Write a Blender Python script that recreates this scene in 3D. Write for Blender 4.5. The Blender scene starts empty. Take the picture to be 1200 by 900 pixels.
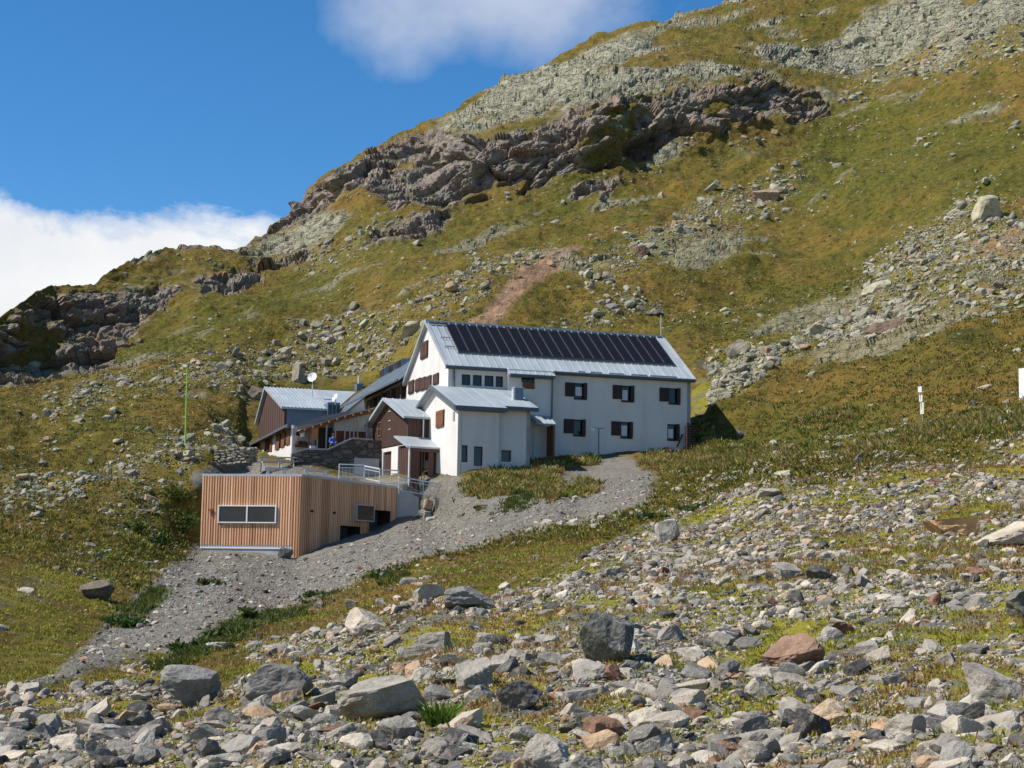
import bpy, bmesh, math, random
import numpy as np
from mathutils import Vector, Matrix
random.seed(11)
rng = np.random.default_rng(11)
scene = bpy.context.scene
COL = scene.collection
R = math.radians
F_PX = 2000.0

# ------------------------------------------------------------------ camera
CAM_ROT = Matrix.Rotation(R(97.0), 3, 'X') @ Matrix.Rotation(R(1.0), 3, 'Z')
CR = np.array(CAM_ROT)
cam_data = bpy.data.cameras.new("camera")
cam_data.sensor_width = 36.0
cam_data.lens = 60.0
cam_data.clip_start = 0.1
cam_data.clip_end = 6000
cam = bpy.data.objects.new("camera", cam_data)
COL.objects.link(cam)
cam.matrix_world = CAM_ROT.to_4x4()
scene.camera = cam

def ray(px, py):
    c = np.array([(px - 600.0) / F_PX, -(py - 450.0) / F_PX, -1.0])
    w = CR @ c
    return w / w[1]

def at(px, py, d):
    return ray(px, py) * d

def rays(px, py):
    px = np.asarray(px, float); py = np.asarray(py, float)
    c = np.stack([(px - 600) / F_PX, -(py - 450) / F_PX, -np.ones_like(px)], -1)
    w = c @ CR.T
    return w[..., 0] / w[..., 1], w[..., 2] / w[..., 1]

def ae_to_px(a, e):
    w = np.stack([a, np.ones_like(a), e], -1)
    c = w @ CR
    return 600 + F_PX * c[..., 0] / -c[..., 2], 450 - F_PX * c[..., 1] / -c[..., 2]

# ------------------------------------------------------------------ tags
def tag(o, label=None, cat=None, group=None, kind=None):
    if label: o['label'] = label
    if cat: o['category'] = cat
    if group: o['group'] = group
    if kind: o['kind'] = kind
    return o

def thing(name, label, cat, loc=(0, 0, 0), yaw=0.0, group=None):
    o = bpy.data.objects.new(name, None)
    o.empty_display_size = 0.2
    COL.objects.link(o)
    o.location = Vector([float(c) for c in loc]); o.rotation_euler = (0, 0, yaw)
    return tag(o, label, cat, group)

# ------------------------------------------------------------------ numpy noise
def _h(ix, iy, iz, seed):
    with np.errstate(over='ignore'):
        h = (ix.astype(np.uint32) * np.uint32(374761393) + iy.astype(np.uint32) * np.uint32(668265263)
             + iz.astype(np.uint32) * np.uint32(2147483647) + np.uint32(seed * 144665 + 13))
        h = (h ^ (h >> np.uint32(13))) * np.uint32(1274126177)
        h = (h ^ (h >> np.uint32(16))) * np.uint32(2246822519)
        h = h ^ (h >> np.uint32(15))
    return h

def _u(h):
    return (h & np.uint32(0xFFFFFF)).astype(np.float32) / np.float32(16777215.0)

def vnoise(p, seed=0):
    """smooth value noise in -1..1 at the points p (N,3)"""
    f = np.floor(p)
    i = f.astype(np.int64)
    t = (p - f).astype(np.float32)
    t = t * t * t * (t * (t * 6 - 15) + 10)
    out = 0
    for dx in (0, 1):
        wx = t[:, 0] if dx else 1 - t[:, 0]
        for dy in (0, 1):
            wy = t[:, 1] if dy else 1 - t[:, 1]
            for dz in (0, 1):
                wz = t[:, 2] if dz else 1 - t[:, 2]
                out = out + wx * wy * wz * _u(_h(i[:, 0] + dx, i[:, 1] + dy, i[:, 2] + dz, seed))
    return out * 2 - 1

def fbm(p, octaves=4, seed=0, gain=0.5):
    s = 0; a = 1.0; tot = 0
    for k in range(octaves):
        s = s + a * vnoise(p * (2.03 ** k) + 17.3 * k, seed + k)
        tot += a; a *= gain
    return s / tot * 1.6

def cells(q, seed=0):
    """nearest jittered lattice point: a random 4-vector of the cell, the offset to it, F1, F2"""
    i = np.floor(q).astype(np.int64)
    n = len(q)
    b1 = np.full(n, 9.0, np.float32); b2 = np.full(n, 9.0, np.float32)
    off = np.zeros((n, 3), np.float32); rnd = np.zeros((n, 4), np.float32)
    for dx in (-1, 0, 1):
        for dy in (-1, 0, 1):
            for dz in (-1, 0, 1):
                c = i + np.array([dx, dy, dz])
                h = _h(c[:, 0], c[:, 1], c[:, 2], seed)
                j = np.stack([_u(h), _u(_h(c[:, 0], c[:, 1], c[:, 2], seed + 101)), _u(_h(c[:, 0], c[:, 1], c[:, 2], seed + 202))], -1)
                d = (q - (c + j)).astype(np.float32)
                l = np.sqrt((d * d).sum(-1))
                m = l < b1
                b2 = np.where(m, b1, np.minimum(b2, l))
                b1 = np.where(m, l, b1)
                off[m] = d[m]
                h2 = h[m]
                rnd[m] = np.stack([_u(h2 * np.uint32(747796405)), _u(h2 * np.uint32(2891336453)), _u(h2 * np.uint32(1181783497)), _u(h2 * np.uint32(277803737))], -1)
    return rnd, off, b1, b2

def sstep(x, a, b):
    t = np.clip((x - a) / (b - a), 0, 1)
    return t * t * (3 - 2 * t)

def sdist(poly, X, Y, pad=60):
    """signed distance (positive inside) of the points to a polygon; -pad beyond its box"""
    poly = np.asarray(poly, np.float32)
    out = np.full(X.shape, -float(pad), np.float32)
    m = (X > poly[:, 0].min() - pad) & (X < poly[:, 0].max() + pad) & (Y > poly[:, 1].min() - pad) & (Y < poly[:, 1].max() + pad)
    x = X[m].astype(np.float32); y = Y[m].astype(np.float32)
    if len(x) == 0: return out
    best = np.full(x.shape, 1e9, np.float32); inside = np.zeros(x.shape, bool)
    for k in range(len(poly)):
        x0, y0 = poly[k]; x1, y1 = poly[(k + 1) % len(poly)]
        ex, ey = x1 - x0, y1 - y0
        t = np.clip(((x - x0) * ex + (y - y0) * ey) / (ex * ex + ey * ey + 1e-9), 0, 1)
        best = np.minimum(best, (x - x0 - t * ex) ** 2 + (y - y0 - t * ey) ** 2)
        cr = (y0 > y) != (y1 > y)
        with np.errstate(divide='ignore', invalid='ignore'):
            xi = x0 + (y - y0) * ex / (ey if abs(ey) > 1e-9 else 1e-9)
        inside ^= cr & (x < xi)
    d = np.sqrt(best)
    out[m] = np.where(inside, d, -np.minimum(d, pad))
    return out

# ------------------------------------------------------------------ fast mesh
def np_mesh(name, V, Fc, mat=None, smooth=True, tint=None, attrs=None):
    V = np.ascontiguousarray(V, np.float32); Fc = np.ascontiguousarray(Fc, np.int32)
    me = bpy.data.meshes.new(name)
    k = Fc.shape[1]
    me.vertices.add(len(V)); me.vertices.foreach_set('co', V.ravel())
    me.loops.add(Fc.size); me.loops.foreach_set('vertex_index', Fc.ravel())
    me.polygons.add(len(Fc)); me.polygons.foreach_set('loop_start', np.arange(0, Fc.size, k, dtype=np.int32))
    me.update(calc_edges=True)
    me.polygons.foreach_set('use_smooth', np.full(len(Fc), smooth, bool))
    for an, arr in (attrs or {}).items():
        at_ = me.attributes.new(an, 'FLOAT_COLOR', 'POINT')
        at_.data.foreach_set('color', np.ascontiguousarray(arr, np.float32).ravel())
    if tint is not None:
        at_ = me.attributes.new('tint', 'FLOAT_COLOR', 'POINT')
        c4 = np.ones((len(V), 4), np.float32); c4[:, :3] = tint
        at_.data.foreach_set('color', c4.ravel())
    if mat: me.materials.append(mat)
    return me

def link(name, me, parent=None):
    o = bpy.data.objects.new(name, me); COL.objects.link(o)
    if parent is not None: o.parent = parent
    return o

# ------------------------------------------------------------------ materials
class NT:
    def __init__(s, name):
        s.m = bpy.data.materials.new(name); s.m.use_nodes = True
        s.t = s.m.node_tree; s.b = s.t.nodes['Principled BSDF']
        s.co = None
    def n(s, typ, **kw):
        nd = s.t.nodes.new(typ)
        for k, v in kw.items(): setattr(nd, k, v)
        return nd
    def l(s, a, b): s.t.links.new(a, b)
    def coord(s):
        if s.co is None: s.co = s.n('ShaderNodeTexCoord').outputs['Object']
        return s.co
    def mapping(s, scale=(1, 1, 1), rot=(0, 0, 0)):
        m = s.n('ShaderNodeMapping'); m.inputs['Scale'].default_value = scale; m.inputs['Rotation'].default_value = rot
        s.l(s.coord(), m.inputs['Vector']); return m.outputs[0]
    def noise(s, scale, detail=4, rough=0.55, vec=None, dist=0.0):
        x = s.n('ShaderNodeTexNoise'); x.inputs['Scale'].default_value = scale; x.inputs['Detail'].default_value = detail
        x.inputs['Roughness'].default_value = rough; x.inputs['Distortion'].default_value = dist
        s.l(vec if vec is not None else s.coord(), x.inputs['Vector']); return x.outputs[0]
    def vor(s, scale, feature='F1', out=0, vec=None):
        x = s.n('ShaderNodeTexVoronoi', feature=feature); x.inputs['Scale'].default_value = scale
        s.l(vec if vec is not None else s.coord(), x.inputs['Vector']); return x.outputs[out]
    def ramp(s, fac, stops, interp='LINEAR'):
        r = s.n('ShaderNodeValToRGB'); e = r.color_ramp.elements; r.color_ramp.interpolation = interp
        while len(e) < len(stops): e.new(0.5)
        for k, (p, c) in enumerate(stops):
            e[k].position = p
            e[k].color = (*c, 1) if isinstance(c, (tuple, list)) else (c, c, c, 1)
        s.l(fac, r.inputs[0]); return r.outputs[0]
    def math(s, op, a, b=None, clamp=False):
        x = s.n('ShaderNodeMath', operation=op, use_clamp=clamp)
        for k, v in enumerate((a, b)):
            if v is None: continue
            if isinstance(v, (int, float)): x.inputs[k].default_value = v
            else: s.l(v, x.inputs[k])
        return x.outputs[0]
    def mix(s, fac, a, b, mode='MIX'):
        x = s.n('ShaderNodeMix', data_type='RGBA', blend_type=mode)
        for i, v in ((0, fac), (6, a), (7, b)):
            if isinstance(v, (int, float)): x.inputs[i].default_value = v
            elif isinstance(v, (tuple, list)): x.inputs[i].default_value = (*v, 1)
            else: s.l(v, x.inputs[i])
        return x.outputs[2]
    def attr(s, name):
        x = s.n('ShaderNodeAttribute', attribute_name=name)
        sp = s.n('ShaderNodeSeparateColor'); s.l(x.outputs['Color'], sp.inputs[0])
        return x.outputs['Color'], sp.outputs
    def bump(s, h, strength=0.5, dist=0.1, prev=None):
        b = s.n('ShaderNodeBump'); b.inputs['Strength'].default_value = strength; b.inputs['Distance'].default_value = dist
        s.l(h, b.inputs['Height'])
        if prev is not None: s.l(prev, b.inputs['Normal'])
        return b.outputs[0]
    def done(s, col, rough=0.8, normal=None, metal=0.0, spec=None):
        if isinstance(col, (tuple, list)): s.b.inputs['Base Color'].default_value = (*col, 1)
        else: s.l(col, s.b.inputs['Base Color'])
        if isinstance(rough, (int, float)): s.b.inputs['Roughness'].default_value = rough
        else: s.l(rough, s.b.inputs['Roughness'])
        s.b.inputs['Metallic'].default_value = metal
        if spec is not None: s.b.inputs['Specular IOR Level'].default_value = spec
        if normal is not None: s.l(normal, s.b.inputs['Normal'])
        return s.m

def simple(name, col, rough=0.7, var=0.15, scale=3.0, metal=0.0, spec=None, bump=0.0):
    t = NT(name)
    n = t.noise(scale, 5, 0.6)
    lo = tuple(c * (1 - var) for c in col); hi = tuple(min(1, c * (1 + var)) for c in col)
    c = t.ramp(n, [(0.3, lo), (0.7, hi)])
    nm = t.bump(t.noise(scale * 6, 4), bump, 0.02) if bump else None
    return t.done(c, rough, nm, metal, spec)

M = {}
def wood(name, a, b, rough=0.75, board=0.12, axis='Z'):
    """timber boards: the colour changes from board to board and along the grain"""
    t = NT(name)
    co = t.mapping((8, 8, 0.7))
    g = t.noise(1.6, 6, 0.65, co)
    w = t.noise(0.9, 3, 0.5, t.mapping((1 / board, 1 / board, 0.01)))
    c = t.mix(t.ramp(w, [(0.3, 0.0), (0.7, 1.0)]), a, b)
    c = t.mix(t.ramp(g, [(0.35, 0.0), (0.75, 0.55)]), c, tuple(x * 0.55 for x in a))
    M[name] = t.done(c, rough, t.bump(g, 0.3, 0.01))

def setup_materials():
    t = NT('render_white')
    n = t.noise(0.5, 5, 0.6); n2 = t.noise(12, 4)
    st = t.noise(1.0, 4, 0.6, t.mapping((1.2, 1.2, 0.18)))
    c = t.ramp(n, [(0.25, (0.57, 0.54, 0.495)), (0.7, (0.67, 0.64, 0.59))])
    c = t.mix(t.ramp(st, [(0.5, 0.0), (0.75, 0.5)]), c, (0.47, 0.45, 0.41))
    M['render'] = t.done(c, 0.9, t.bump(n2, 0.06, 0.01))
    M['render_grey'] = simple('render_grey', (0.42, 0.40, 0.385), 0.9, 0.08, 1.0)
    M['concrete'] = simple('concrete', (0.40, 0.40, 0.39), 0.85, 0.15, 0.9, bump=0.25)
    t = NT('metal_roof')
    n = t.noise(0.45, 5, 0.6); s2 = t.noise(1.0, 3, 0.5, t.mapping((1.6, 0.3, 0.3)))
    c = t.ramp(n, [(0.3, (0.30, 0.335, 0.355)), (0.7, (0.385, 0.42, 0.435))])
    c = t.mix(t.ramp(s2, [(0.4, 0.0), (0.7, 0.4)]), c, (0.50, 0.53, 0.545))
    M['metal_roof'] = t.done(c, 0.5, t.bump(n, 0.1, 0.02), 0.15)
    M['metal_blue'] = simple('metal_blue', (0.13, 0.17, 0.22), 0.5, 0.12, 0.8, 0.1)
    M['fascia'] = simple('fascia', (0.085, 0.10, 0.115), 0.6, 0.12, 1.0)
    M['zinc'] = simple('zinc', (0.42, 0.44, 0.46), 0.45, 0.12, 2.0, 0.4)
    M['white_metal'] = simple('white_metal', (0.78, 0.78, 0.77), 0.45, 0.05, 2.0)
    M['galv'] = simple('galvanised', (0.55, 0.56, 0.57), 0.45, 0.1, 4.0, 0.35)
    wood('brown_wood', (0.060, 0.030, 0.020), (0.11, 0.052, 0.034))
    wood('dark_wood', (0.030, 0.017, 0.013), (0.05, 0.028, 0.02))
    wood('shutter_wood', (0.16, 0.062, 0.022), (0.23, 0.095, 0.034))
    wood('orange_wood', (0.42, 0.16, 0.035), (0.50, 0.21, 0.05))
    wood('red_wood', (0.20, 0.055, 0.018), (0.27, 0.08, 0.028))
    wood('table_wood', (0.42, 0.40, 0.37), (0.55, 0.53, 0.5))
    # larch cladding: each batten carries its own tint
    t = NT('larch')
    col, _ = t.attr('tint')
    g = t.noise(1.6, 6, 0.65, t.mapping((9, 9, 0.5)))
    c = t.mix(t.ramp(g, [(0.4, 0.0), (0.8, 0.45)]), col, (0.32, 0.15, 0.075))
    M['larch'] = t.done(c, 0.7, t.bump(g, 0.2, 0.01))
    t = NT('glass_dark')
    n = t.noise(0.7, 2)
    M['glass'] = t.done(t.ramp(n, [(0.3, (0.008, 0.009, 0.011)), (0.7, (0.022, 0.022, 0.024))]), 0.12)
    M['curtain'] = simple('curtain', (0.62, 0.62, 0.64), 0.9, 0.12, 6.0)
    t = NT('solar_glass')
    g = t.n('ShaderNodeTexBrick'); g.inputs['Scale'].default_value = 6.0; g.offset = 0.0
    g.inputs['Color1'].default_value = (0.007, 0.006, 0.009, 1); g.inputs['Color2'].default_value = (0.010, 0.009, 0.012, 1)
    g.inputs['Mortar'].default_value = (0.02, 0.02, 0.022, 1); g.inputs['Mortar Size'].default_value = 0.012
    t.l(t.coord(), g.inputs['Vector'])
    M['panel_frame'] = simple('panel_frame', (0.06, 0.05, 0.048), 0.5, 0.1, 2)
    M['solar'] = t.done(g.outputs[0], 0.4, None, 0.0, 0.1)
    # dark dry masonry of the terrace wall
    t = NT('terrace_stone')
    mp = t.mapping((1.6, 1.6, 3.2))
    v = t.n('ShaderNodeTexVoronoi'); v.inputs['Scale'].default_value = 1.0; t.l(mp, v.inputs['Vector'])
    e = t.vor(1.0, 'DISTANCE_TO_EDGE', 0, mp)
    sp = t.n('ShaderNodeSeparateColor'); t.l(v.outputs['Color'], sp.inputs[0])
    c = t.ramp(sp.outputs[0], [(0.0, (0.06, 0.055, 0.05)), (0.5, (0.12, 0.105, 0.09)), (0.9, (0.2, 0.16, 0.12))])
    c = t.mix(t.ramp(e, [(0.02, 1.0), (0.09, 0.0)]), c, (0.045, 0.042, 0.04))
    M['terrace_stone'] = t.done(c, 0.9, t.bump(t.ramp(e, [(0.0, 0.0), (0.15, 1.0)]), 0.9, 0.06))
    M['coping'] = simple('coping', (0.33, 0.31, 0.29), 0.85, 0.15, 2.0, bump=0.2)
    M['jacket'] = simple('jacket', (0.02, 0.09, 0.42), 0.7, 0.3, 8)
    M['skin'] = simple('skin', (0.50, 0.30, 0.22), 0.6, 0.06, 8)
    M['hair'] = simple('hair', (0.03, 0.02, 0.015), 0.7, 0.3, 20)
    M['trousers'] = simple('trousers', (0.03, 0.03, 0.035), 0.8, 0.2, 8)
    M['green_paint'] = simple('green_paint', (0.26, 0.46, 0.05), 0.5, 0.1, 3)
    M['green_dark'] = simple('green_post', (0.04, 0.13, 0.05), 0.5, 0.1, 3)
    M['cloth_green'] = simple('cloth_pale', (0.55, 0.70, 0.52), 0.9, 0.1, 6)
    M['sign_white'] = simple('sign_white', (0.80, 0.80, 0.80), 0.5, 0.02, 2)
    M['sign_yellow'] = simple('sign_yellowish', (0.72, 0.70, 0.52), 0.5, 0.05, 2)
    M['post_wood'] = simple('post_wood', (0.30, 0.29, 0.26), 0.85, 0.15, 4)
    M['flower'] = simple('flower_red', (0.50, 0.06, 0.10), 0.8, 0.3, 9)
    # rock: base tint from an attribute (merged stones) or the object colour (single stones)
    for nm, src in (('rock_attr', 'attr'), ('rock_obj', 'obj')):
        t = NT(nm)
        if src == 'attr': col, _ = t.attr('tint')
        else: col = t.n('ShaderNodeObjectInfo').outputs['Color']
        geo = t.n('ShaderNodeNewGeometry')
        pos = geo.outputs['Position']
        n1 = t.noise(1.7, 6, 0.65, pos); n2 = t.noise(9.0, 6, 0.7, pos); n3 = t.noise(38.0, 4, 0.7, pos)
        c = t.mix(t.ramp(n1, [(0.35, 0.9), (0.58, 0.0)]), col, t.mix(1.0, col, (0.60, 0.58, 0.56), 'MULTIPLY'))
        c = t.mix(t.ramp(n2, [(0.5, 0.0), (0.66, 0.75)]), c, t.mix(0.45, c, (0.42, 0.38, 0.29)))
        w = t.n('ShaderNodeTexWave'); w.inputs['Scale'].default_value = 1.9; w.inputs['Distortion'].default_value = 12.0
        w.inputs['Detail'].default_value = 4; w.inputs['Detail Scale'].default_value = 1.6
        mp = t.n('ShaderNodeMapping'); mp.inputs['Rotation'].default_value = (0.5, 0.9, 0.3); t.l(pos, mp.inputs['Vector']); t.l(mp.outputs[0], w.inputs['Vector'])
        vm = t.math('MULTIPLY', t.ramp(w.outputs[0], [(0.93, 0.0), (0.99, 0.6)]), t.ramp(t.noise(.8, 3, .6, pos), [(.56, 0.0), (.64, 1.0)]))
        c = t.mix(vm, c, (0.50, 0.49, 0.46))
        c = t.mix(t.ramp(n3, [(0.3, 0.5), (0.5, 0.0)]), c, t.mix(1.0, c, (0.5, 0.5, 0.5), 'MULTIPLY'))
        li = t.noise(5.0, 3, 0.6, pos)
        c = t.mix(t.ramp(li, [(0.66, 0.0), (0.74, 0.35)]), c, (0.26, 0.25, 0.12))
        b = t.bump(n1, 0.7, 0.16); b = t.bump(n2, 0.7, 0.05, b); b = t.bump(n3, 0.4, 0.012, b)
        M[nm] = t.done(c, 0.92, b, 0.0, 0.12)
    # leaves and grass blades carry their own tint
    t = NT('leaf')
    col, _ = t.attr('tint')
    M['leaf'] = t.done(col, 0.6, None, 0.0, 0.25)
    t.b.inputs['Transmission Weight'].default_value = 0.0
    tr = t.n('ShaderNodeBsdfTranslucent'); t.l(col, tr.inputs['Color'])
    mx = t.n('ShaderNodeMixShader'); mx.inputs[0].default_value = 0.3
    t.l(t.b.outputs[0], mx.inputs[1]); t.l(tr.outputs[0], mx.inputs[2])
    t.l(mx.outputs[0], t.t.nodes['Material Output'].inputs['Surface'])
setup_materials()
# ------------------------------------------------------------------ terrain
# surveyed points of the slope: where it is seen and how far off it lies (metres)
CTRL = [
 (600,900,20),(0,900,24),(1200,900,17),(300,900,22),(900,900,18.5),(-300,900,27),(1500,900,15.5),
 (600,800,30),(0,830,34),(1200,800,25),(900,800,27.5),(300,840,29),
 (600,740,42),(1200,700,37),(900,700,43),(900,640,57),(900,600,70),(1200,620,55),(1200,540,82),(1050,590,69),(1050,650,50),
 (900,550,100),(760,600,92),(760,650,66),(680,690,52),(600,650,80),(520,690,62),(450,720,57),(450,660,90),(500,640,95),
 (200,760,54),(330,740,59),(100,790,45),(0,790,47),(250,700,78),(120,740,62),(349,657,110.2),(290,652,110.2),(233,650,110.8),(225,640,113.5),(300,670,100),(380,690,82),
 (400,643,107.5),(440,632,110.5),(462,624,113),(400,636,114.5),(440,625,118),(484,612,120),(470,572,119),(540,566,117.3),(542,578,115.2),(545,602,110),(508,577,121),(508,590,120.6),(508,609,119.8),(508,622,116),(530,586,117),(524,572,119),(484,619,115),(420,600,122),(440,585,124),(600,575,112),(600,610,101),(650,570,112),(680,605,101),(700,536,128.2),(640,540,126),
 (810,530,131),(760,545,122),(770,575,108),(600,545,123.6),(535,551,119.5),(478,561,123.6),(435,563,126.5),(450,554,131),(440,545,137),(500,564,121.8),(500,552,124.5),(512,543,128.5),(400,557,124.5),(400,545,134),(400,520,143),(345,545,127),(345,531,138),(320,549,126.5),(380,552,126),
 (240,549,122),(200,600,113),(180,650,99),(100,600,106),(0,620,92),(0,700,66),(100,700,73),(-300,640,84),(-300,760,50),
 (0,560,118),(100,540,126),(0,500,142),(220,522,133),(288,523,150),(300,528,147),(320,524,146),(300,537,142),(322,537,139),(270,536,136),(300,500,152),(350,490,158),(100,460,160),(200,455,158),(0,452,170),(0,375,178),(-300,520,130),(-300,430,165),
 (120,420,181),(120,325,200),(300,470,158),(350,465,164),(400,455,166),(300,385,184),(200,400,182),(60,437,176),(210,300,222),(250,335,206),(300,300,228),
 (420,250,224),(420,215,228),(345,238,246),(450,165,258),(450,320,197),(450,380,178),(440,440,168),(455,455,160),(430,470,158),(468,447,162),(420,462,162),(450,425,170),(520,388,163),
 (560,370,164),(700,385,164),(650,440,150),(700,450,148),(830,440,148),(830,480,139.5),(600,480,141),
 (1000,480,122),(1000,420,140),(1000,520,108),(1200,460,105),(1200,500,94),(1200,380,128),(1200,300,155),(1000,300,186),(1100,340,150),
 (1200,200,192),(1200,100,226),(1200,20,256),(1000,200,222),(1000,100,258),(1000,20,286),(850,300,193),(850,380,166),
 (850,168,233),(850,105,240),(850,40,276),(830,5,305),(760,170,230),(760,118,236),(700,200,222),(700,132,228),(700,50,284),
 (560,232,220),(560,168,226),(560,110,268),(620,85,275),(650,300,191),(500,300,198),(640,220,221),(640,150,228),
 (1000,-60,330),(1200,-120,335),(1500,-150,320),(1500,100,205),(1500,300,125),(1500,500,72),(1500,650,42),(1500,800,22),
 (-300,900,27),(-300,820,38),
]
SKY = [(-1200,560),(-600,480),(-300,425),(-100,392),(0,372),(18,361),(40,347),(70,335),(100,324),(135,313),(170,303),(210,297),(240,296),(270,293),(290,286),
 (303,277),(312,268),(327,252),(345,236),(380,205),(410,182),(440,165),(470,151),(500,138),(530,124),(560,106),(590,92),(620,80),(650,66),
 (700,45),(730,36),(760,28),(800,13),(830,3),(850,-8),(1000,-62),(1200,-122),(1500,-160),(2400,-200)]

def ctrl_ae():
    pts = np.array(CTRL, float)
    a, e = rays(pts[:, 0], pts[:, 1])
    return np.stack([a, e], -1) * 20.0, np.log(pts[:, 2])
_cp, _cd = ctrl_ae()
_u_, _idx = np.unique(np.round(_cp, 3), axis=0, return_index=True)
_cp, _cd = _cp[_idx], _cd[_idx]
def _phi(r2): return np.where(r2 > 1e-12, 0.5 * r2 * np.log(np.maximum(r2, 1e-12)), 0)
_n = len(_cp)
_A = np.zeros((_n + 3, _n + 3))
_A[:_n, :_n] = _phi(((_cp[:, None] - _cp[None]) ** 2).sum(-1)) + np.eye(_n) * 0.02
_A[:_n, _n] = 1; _A[:_n, _n + 1:] = _cp; _A[_n, :_n] = 1; _A[_n + 1:, :_n] = _cp.T
_W = np.linalg.solve(_A, np.concatenate([_cd, np.zeros(3)]))
def dist_of(a, e):
    sh = a.shape
    q = np.stack([np.clip(a, -.5, .5).ravel(), e.ravel()], -1) * 20.0
    out = np.empty(len(q))
    for s in range(0, len(q), 40000):
        c = q[s:s + 40000]
        out[s:s + 40000] = _phi(((c[:, None] - _cp[None]) ** 2).sum(-1)) @ _W[:_n] + _W[_n] + c @ _W[_n + 1:]
    return np.exp(out).reshape(sh)

A_COLS = np.concatenate([np.linspace(-1.4, -.37, 36), np.linspace(-.362, .362, 860), np.linspace(.37, 1.4, 36)])
_sa, _se = rays([s[0] for s in SKY], [s[1] for s in SKY])
E_SKY = np.interp(A_COLS, _sa, _se)
E_LO = -0.145
NROW = 640
NC = len(A_COLS)
T = np.linspace(0, 1, NROW)
EE = E_LO + (E_SKY[None, :] - E_LO) * T[:, None]              # rows x cols
AA = np.repeat(A_COLS[None, :], NROW, 0)
DD = dist_of(AA, np.maximum(EE, -0.105))
zlo = DD * np.maximum(EE, -0.105)
DD = np.where(EE < -0.105, zlo / EE, DD)
# never let the slope fold towards the camera going up
for i in range(1, NROW):
    DD[i] = np.maximum(DD[i], DD[i - 1] * 1.0002)
P0 = np.stack([AA * DD, DD, EE * DD], -1)
# ground under and before the camera
el = -np.geomspace(3.0, 0.147, 26)
zb = (DD[0] * EE[0])
low = np.stack([np.stack([A_COLS * (zb / e), zb / e, zb], -1) for e in el], 0)
# the far side of the ridge, falling away
top = P0[-1]
far = []
for k, (m, dz) in enumerate([(1.01, .2), (1.03, .3), (1.08, -1), (1.16, -6), (1.3, -18), (1.6, -50), (2.2, -110), (3.5, -190)]):
    p = top.copy(); p[:, 0] *= m; p[:, 1] *= m; p[:, 2] += dz
    far.append(p)
G = np.concatenate([low, P0, np.stack(far, 0)], 0)
NL = len(el)
NRT = G.shape[0]
PX, PY = ae_to_px(AA, EE)

def grid_normals(G):
    du = np.zeros_like(G); dv = np.zeros_like(G)
    du[:, 1:-1] = G[:, 2:] - G[:, :-2]; du[:, 0] = G[:, 1] - G[:, 0]; du[:, -1] = G[:, -1] - G[:, -2]
    dv[1:-1] = G[2:] - G[:-2]; dv[0] = G[1] - G[0]; dv[-1] = G[-1] - G[-2]
    n = np.cross(du, dv); n /= np.linalg.norm(n, axis=-1, keepdims=True) + 1e-9
    return n

# ---- zones of the slope (outlines of the real features)
CLIFFS = [
 [(-60,395),(0,374),(20,363),(67,344),(117,333),(160,337),(200,343),(213,348),(193,363),(173,380),(150,400),(127,420),(80,437),(53,442),(20,448),(0,450),(-60,460)],
 [(233,330),(267,323),(300,315),(330,305),(365,297),(400,288),(398,296),(365,308),(330,314),(310,324),(290,338),(267,352),(240,350),(233,340)],
 [(305,279),(315,264),(343,235),(373,218),(400,201),(423,185),(447,170),(473,153),(500,143),(517,150),(530,160),(573,163),(600,153),(620,158),(667,135),(700,127),(720,121),(765,112),(815,102),(850,95),(880,84),(905,92),(925,97),(945,104),(968,118),(965,135),(948,150),(920,150),(895,148),(878,150),(862,160),(815,157),(785,164),(755,187),(710,198),(665,204),(630,221),(600,225),(567,228),(547,238),(513,234),(487,243),(460,246),(440,234),(427,222),(400,230),(377,240),(345,258),(325,268)],
 [(450,267),(487,253),(527,247),(513,260),(487,280),(447,293),(427,293),(433,280)],
 [(670,227),(700,210),(730,203),(725,215),(690,238)],
 [(1085,430),(1112,412),(1130,412),(1120,425),(1098,436)],
]
SLABS = [
 [(500,140),(560,104),(620,78),(700,42),(830,-4),(1000,-70),(1300,-120),(1300,30),(1190,55),(1150,78),(1070,78),(1010,95),(965,112),(925,92),(880,80),(850,92),(765,108),(650,128),(600,148),(530,156)],
 [(40,347),(100,322),(170,301),(215,296),(240,310),(220,330),(160,335),(110,332),(60,345)],
 [(755,178),(790,165),(808,172),(795,185),(765,192)],
 [(868,178),(890,160),(920,150),(915,165),(895,175),(875,182)],
 [(330,262),(390,250),(430,262),(400,280),(340,296),(250,318),(240,310),(300,288)],
]
SOIL = [(540,376),(573,353),(600,333),(633,317),(660,297),(670,284),(683,288),(677,300),(650,317),(620,341),(593,360),(577,377),(560,390),(540,390)]
SOIL2 = [(1150,275),(1200,262),(1260,262),(1260,290),(1200,300),(1130,300)]
GRAVEL = [
 [(10,806),(40,795),(78,775),(110,745),(130,728),(155,703),(183,679),(194,664),(218,652),(222,634),(350,628),(356,605),(470,578),(500,580),(523,578),(545,574),(560,580),(600,577),(640,560),(690,545),(700,534),(742,534),(760,556),(772,577),(750,596),(705,611),(640,617),(590,632),(540,650),(480,664),(440,677),(400,694),(361,712),(303,722),(268,735),(218,756),(155,765),(100,781),(40,801)],
 [(225,552),(250,545),(300,541),(345,541),(400,556),(460,560),(540,560),(548,572),(520,590),(470,600),(400,600),(300,580),(225,570)],
 ]
ROCKF = [(-120,850),(0,800),(60,806),(130,790),(200,778),(260,800),(300,762),(360,752),(405,730),(470,712),(500,690),(560,700),(640,688),(700,652),(765,610),(830,585),(880,573),(950,572),(1000,566),(1060,548),(1120,535),(1200,520),(1330,500),(2200,380),(2200,1000),(-1000,1000),(-1000,930)]
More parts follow.
